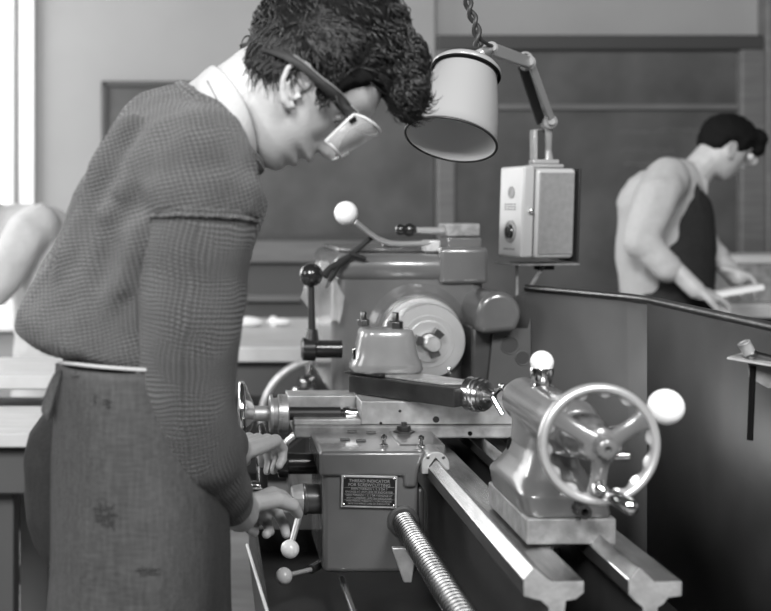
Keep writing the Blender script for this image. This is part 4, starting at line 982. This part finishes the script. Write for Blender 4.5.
b = MB(); a = W(706, 291, -.25); b.box(a+V((-.02, -.03, -.012)), a+V((.18, .03, .006)), tilt=Matrix.Rotation(R(-10), 4, 'Y')); tag(b.build('metal_sheet', 'trim', bevel=.002), 'small bright flat piece held in the background worker\'s hands', 'metal piece')

# ---------------------------------------------------------------- person in pale coat at left
s3 = 280; Y3 = F/s3
def C(px, py, dy=0): return Q(px, py, Y3+dy)
hm3 = head_mtx(C(-30, 212), (-.8, 0, -.6), (-.6, 0, .8), .97)
b = MB(); add_head(b, hm3); b.limb([C(10, 225), C(-10, 215)], [.06, .055], 12)
b.limb([C(30, 235), C(62, 290), C(66, 350)], [.10, .12, .12], 14)
b.limb([C(25, 240, -.17), C(-12, 300, -.2), C(-60, 330, -.2)], [.05, .04, .03], 12)
b.limb([C(25, 240, .17), C(-12, 300, .2), C(-60, 330, .2)], [.05, .04, .03], 12)
add_hand(b, C(-60, 330, -.2), (-.9, 0, -.2), (0, 0, -1), side=1); add_hand(b, C(-60, 330, .2), (-.9, 0, -.2), (0, 0, -1), side=-1)
bx3 = C(66, 350).x
for sy in (-1, 1): b.limb([V((bx3, Y3+sy*.09, .9)), V((bx3, Y3+sy*.1, .5)), V((bx3, Y3+sy*.1, .08))], [.085, .055, .04], 12)
pc = b.build('person', 'skin', remesh=.008, sm=2)
tag(pc, 'person in a long pale coat leaning over, cut off at the left edge', 'person')
b = MB(); b.ball(hm3 @ V((-.02, 0, .05)), .1, (1, .85, .8)); b.build('hair', 'hair', pc)
b = MB()
b.limb([C(18, 232), C(40, 245), C(60, 290), C(62, 345), C(60, 420)], [.10, .155, .17, .17, .18], 20)
b.limb([C(38, 226, -.12), C(26, 236, -.17), C(-8, 290, -.22), C(-50, 325, -.2)], [.08, .08, .065, .045], 16)
b.limb([C(38, 226, .12), C(26, 236, .17), C(-8, 290, .22), C(-50, 325, .2)], [.08, .08, .065, .045], 16)
o = b.build('long_coat', 'coat', pc, remesh=.012, sm=8); noise_disp(o, .14, .03)
b = MB()
for sy in (-1, 1): b.limb([V((bx3, Y3+sy*.08, .8)), V((bx3, Y3+sy*.1, .08))], [.09, .075], 14); b.limb([V((bx3+.03, Y3+sy*.1, .04)), V((bx3-.15, Y3+sy*.1, .03))], [.045, .035], 10)
b.build('trousers', 'denim_dk', pc, remesh=.012, sm=4)

# ================================================================== LIGHT, WORLD, CAMERA
def area(name, loc, target, sx, sy, power):
    l = bpy.data.lights.new(name, 'AREA'); l.shape = 'RECTANGLE'; l.size = sx; l.size_y = sy; l.energy = power
    o = bpy.data.objects.new(name, l); COL.objects.link(o); o.location = loc
    o.rotation_euler = (V(target)-V(loc)).to_track_quat('-Z', 'Y').to_euler(); return o
area('window_light', (-1.5, -2.3, 3.9), (.2, 2.1, .95), 1.5, 1.5, 400)
area('right_fill_light', (1.1, -.9, 3.3), (.3, 2.0, .9), .9, .9, 115)  # unseen fill added from the right to brighten the lever balls
area('side_window_light', (-2.8, 1.5, 2.3), (.1, 2.0, 1.0), 1.2, 1.0, 34)
area('rear_window_light', (-2.6, 4.5, 2.3), (-.7, 5.5, 1.6), 1.3, 1.5, 105)
w = bpy.data.worlds.new('World'); SC.world = w; w.use_nodes = True
w.node_tree.nodes['Background'].inputs['Color'].default_value = (1, 1, 1, 1); w.node_tree.nodes['Background'].inputs['Strength'].default_value = .045
cam = bpy.data.cameras.new('Camera'); co = bpy.data.objects.new('Camera', cam); COL.objects.link(co); SC.camera = co
co.location = (0, 0, CZ); co.rotation_euler = (R(90), 0, 0)
cam.sensor_width = 36; cam.lens = F/771*36; cam.shift_x = (385.5-VX)/771; cam.shift_y = (VY-305.5)/771
cam.clip_start = .05
cam.dof.use_dof = True; cam.dof.focus_distance = 1.95; cam.dof.aperture_fstop = 3.6
SC.view_settings.view_transform = 'Standard'; SC.view_settings.look = 'None'; SC.view_settings.gamma = 1; SC.view_settings.exposure = -.08
SC.view_settings.use_curve_mapping = False
for o in bpy.data.objects:
    if 'wc' in o: del o['wc']
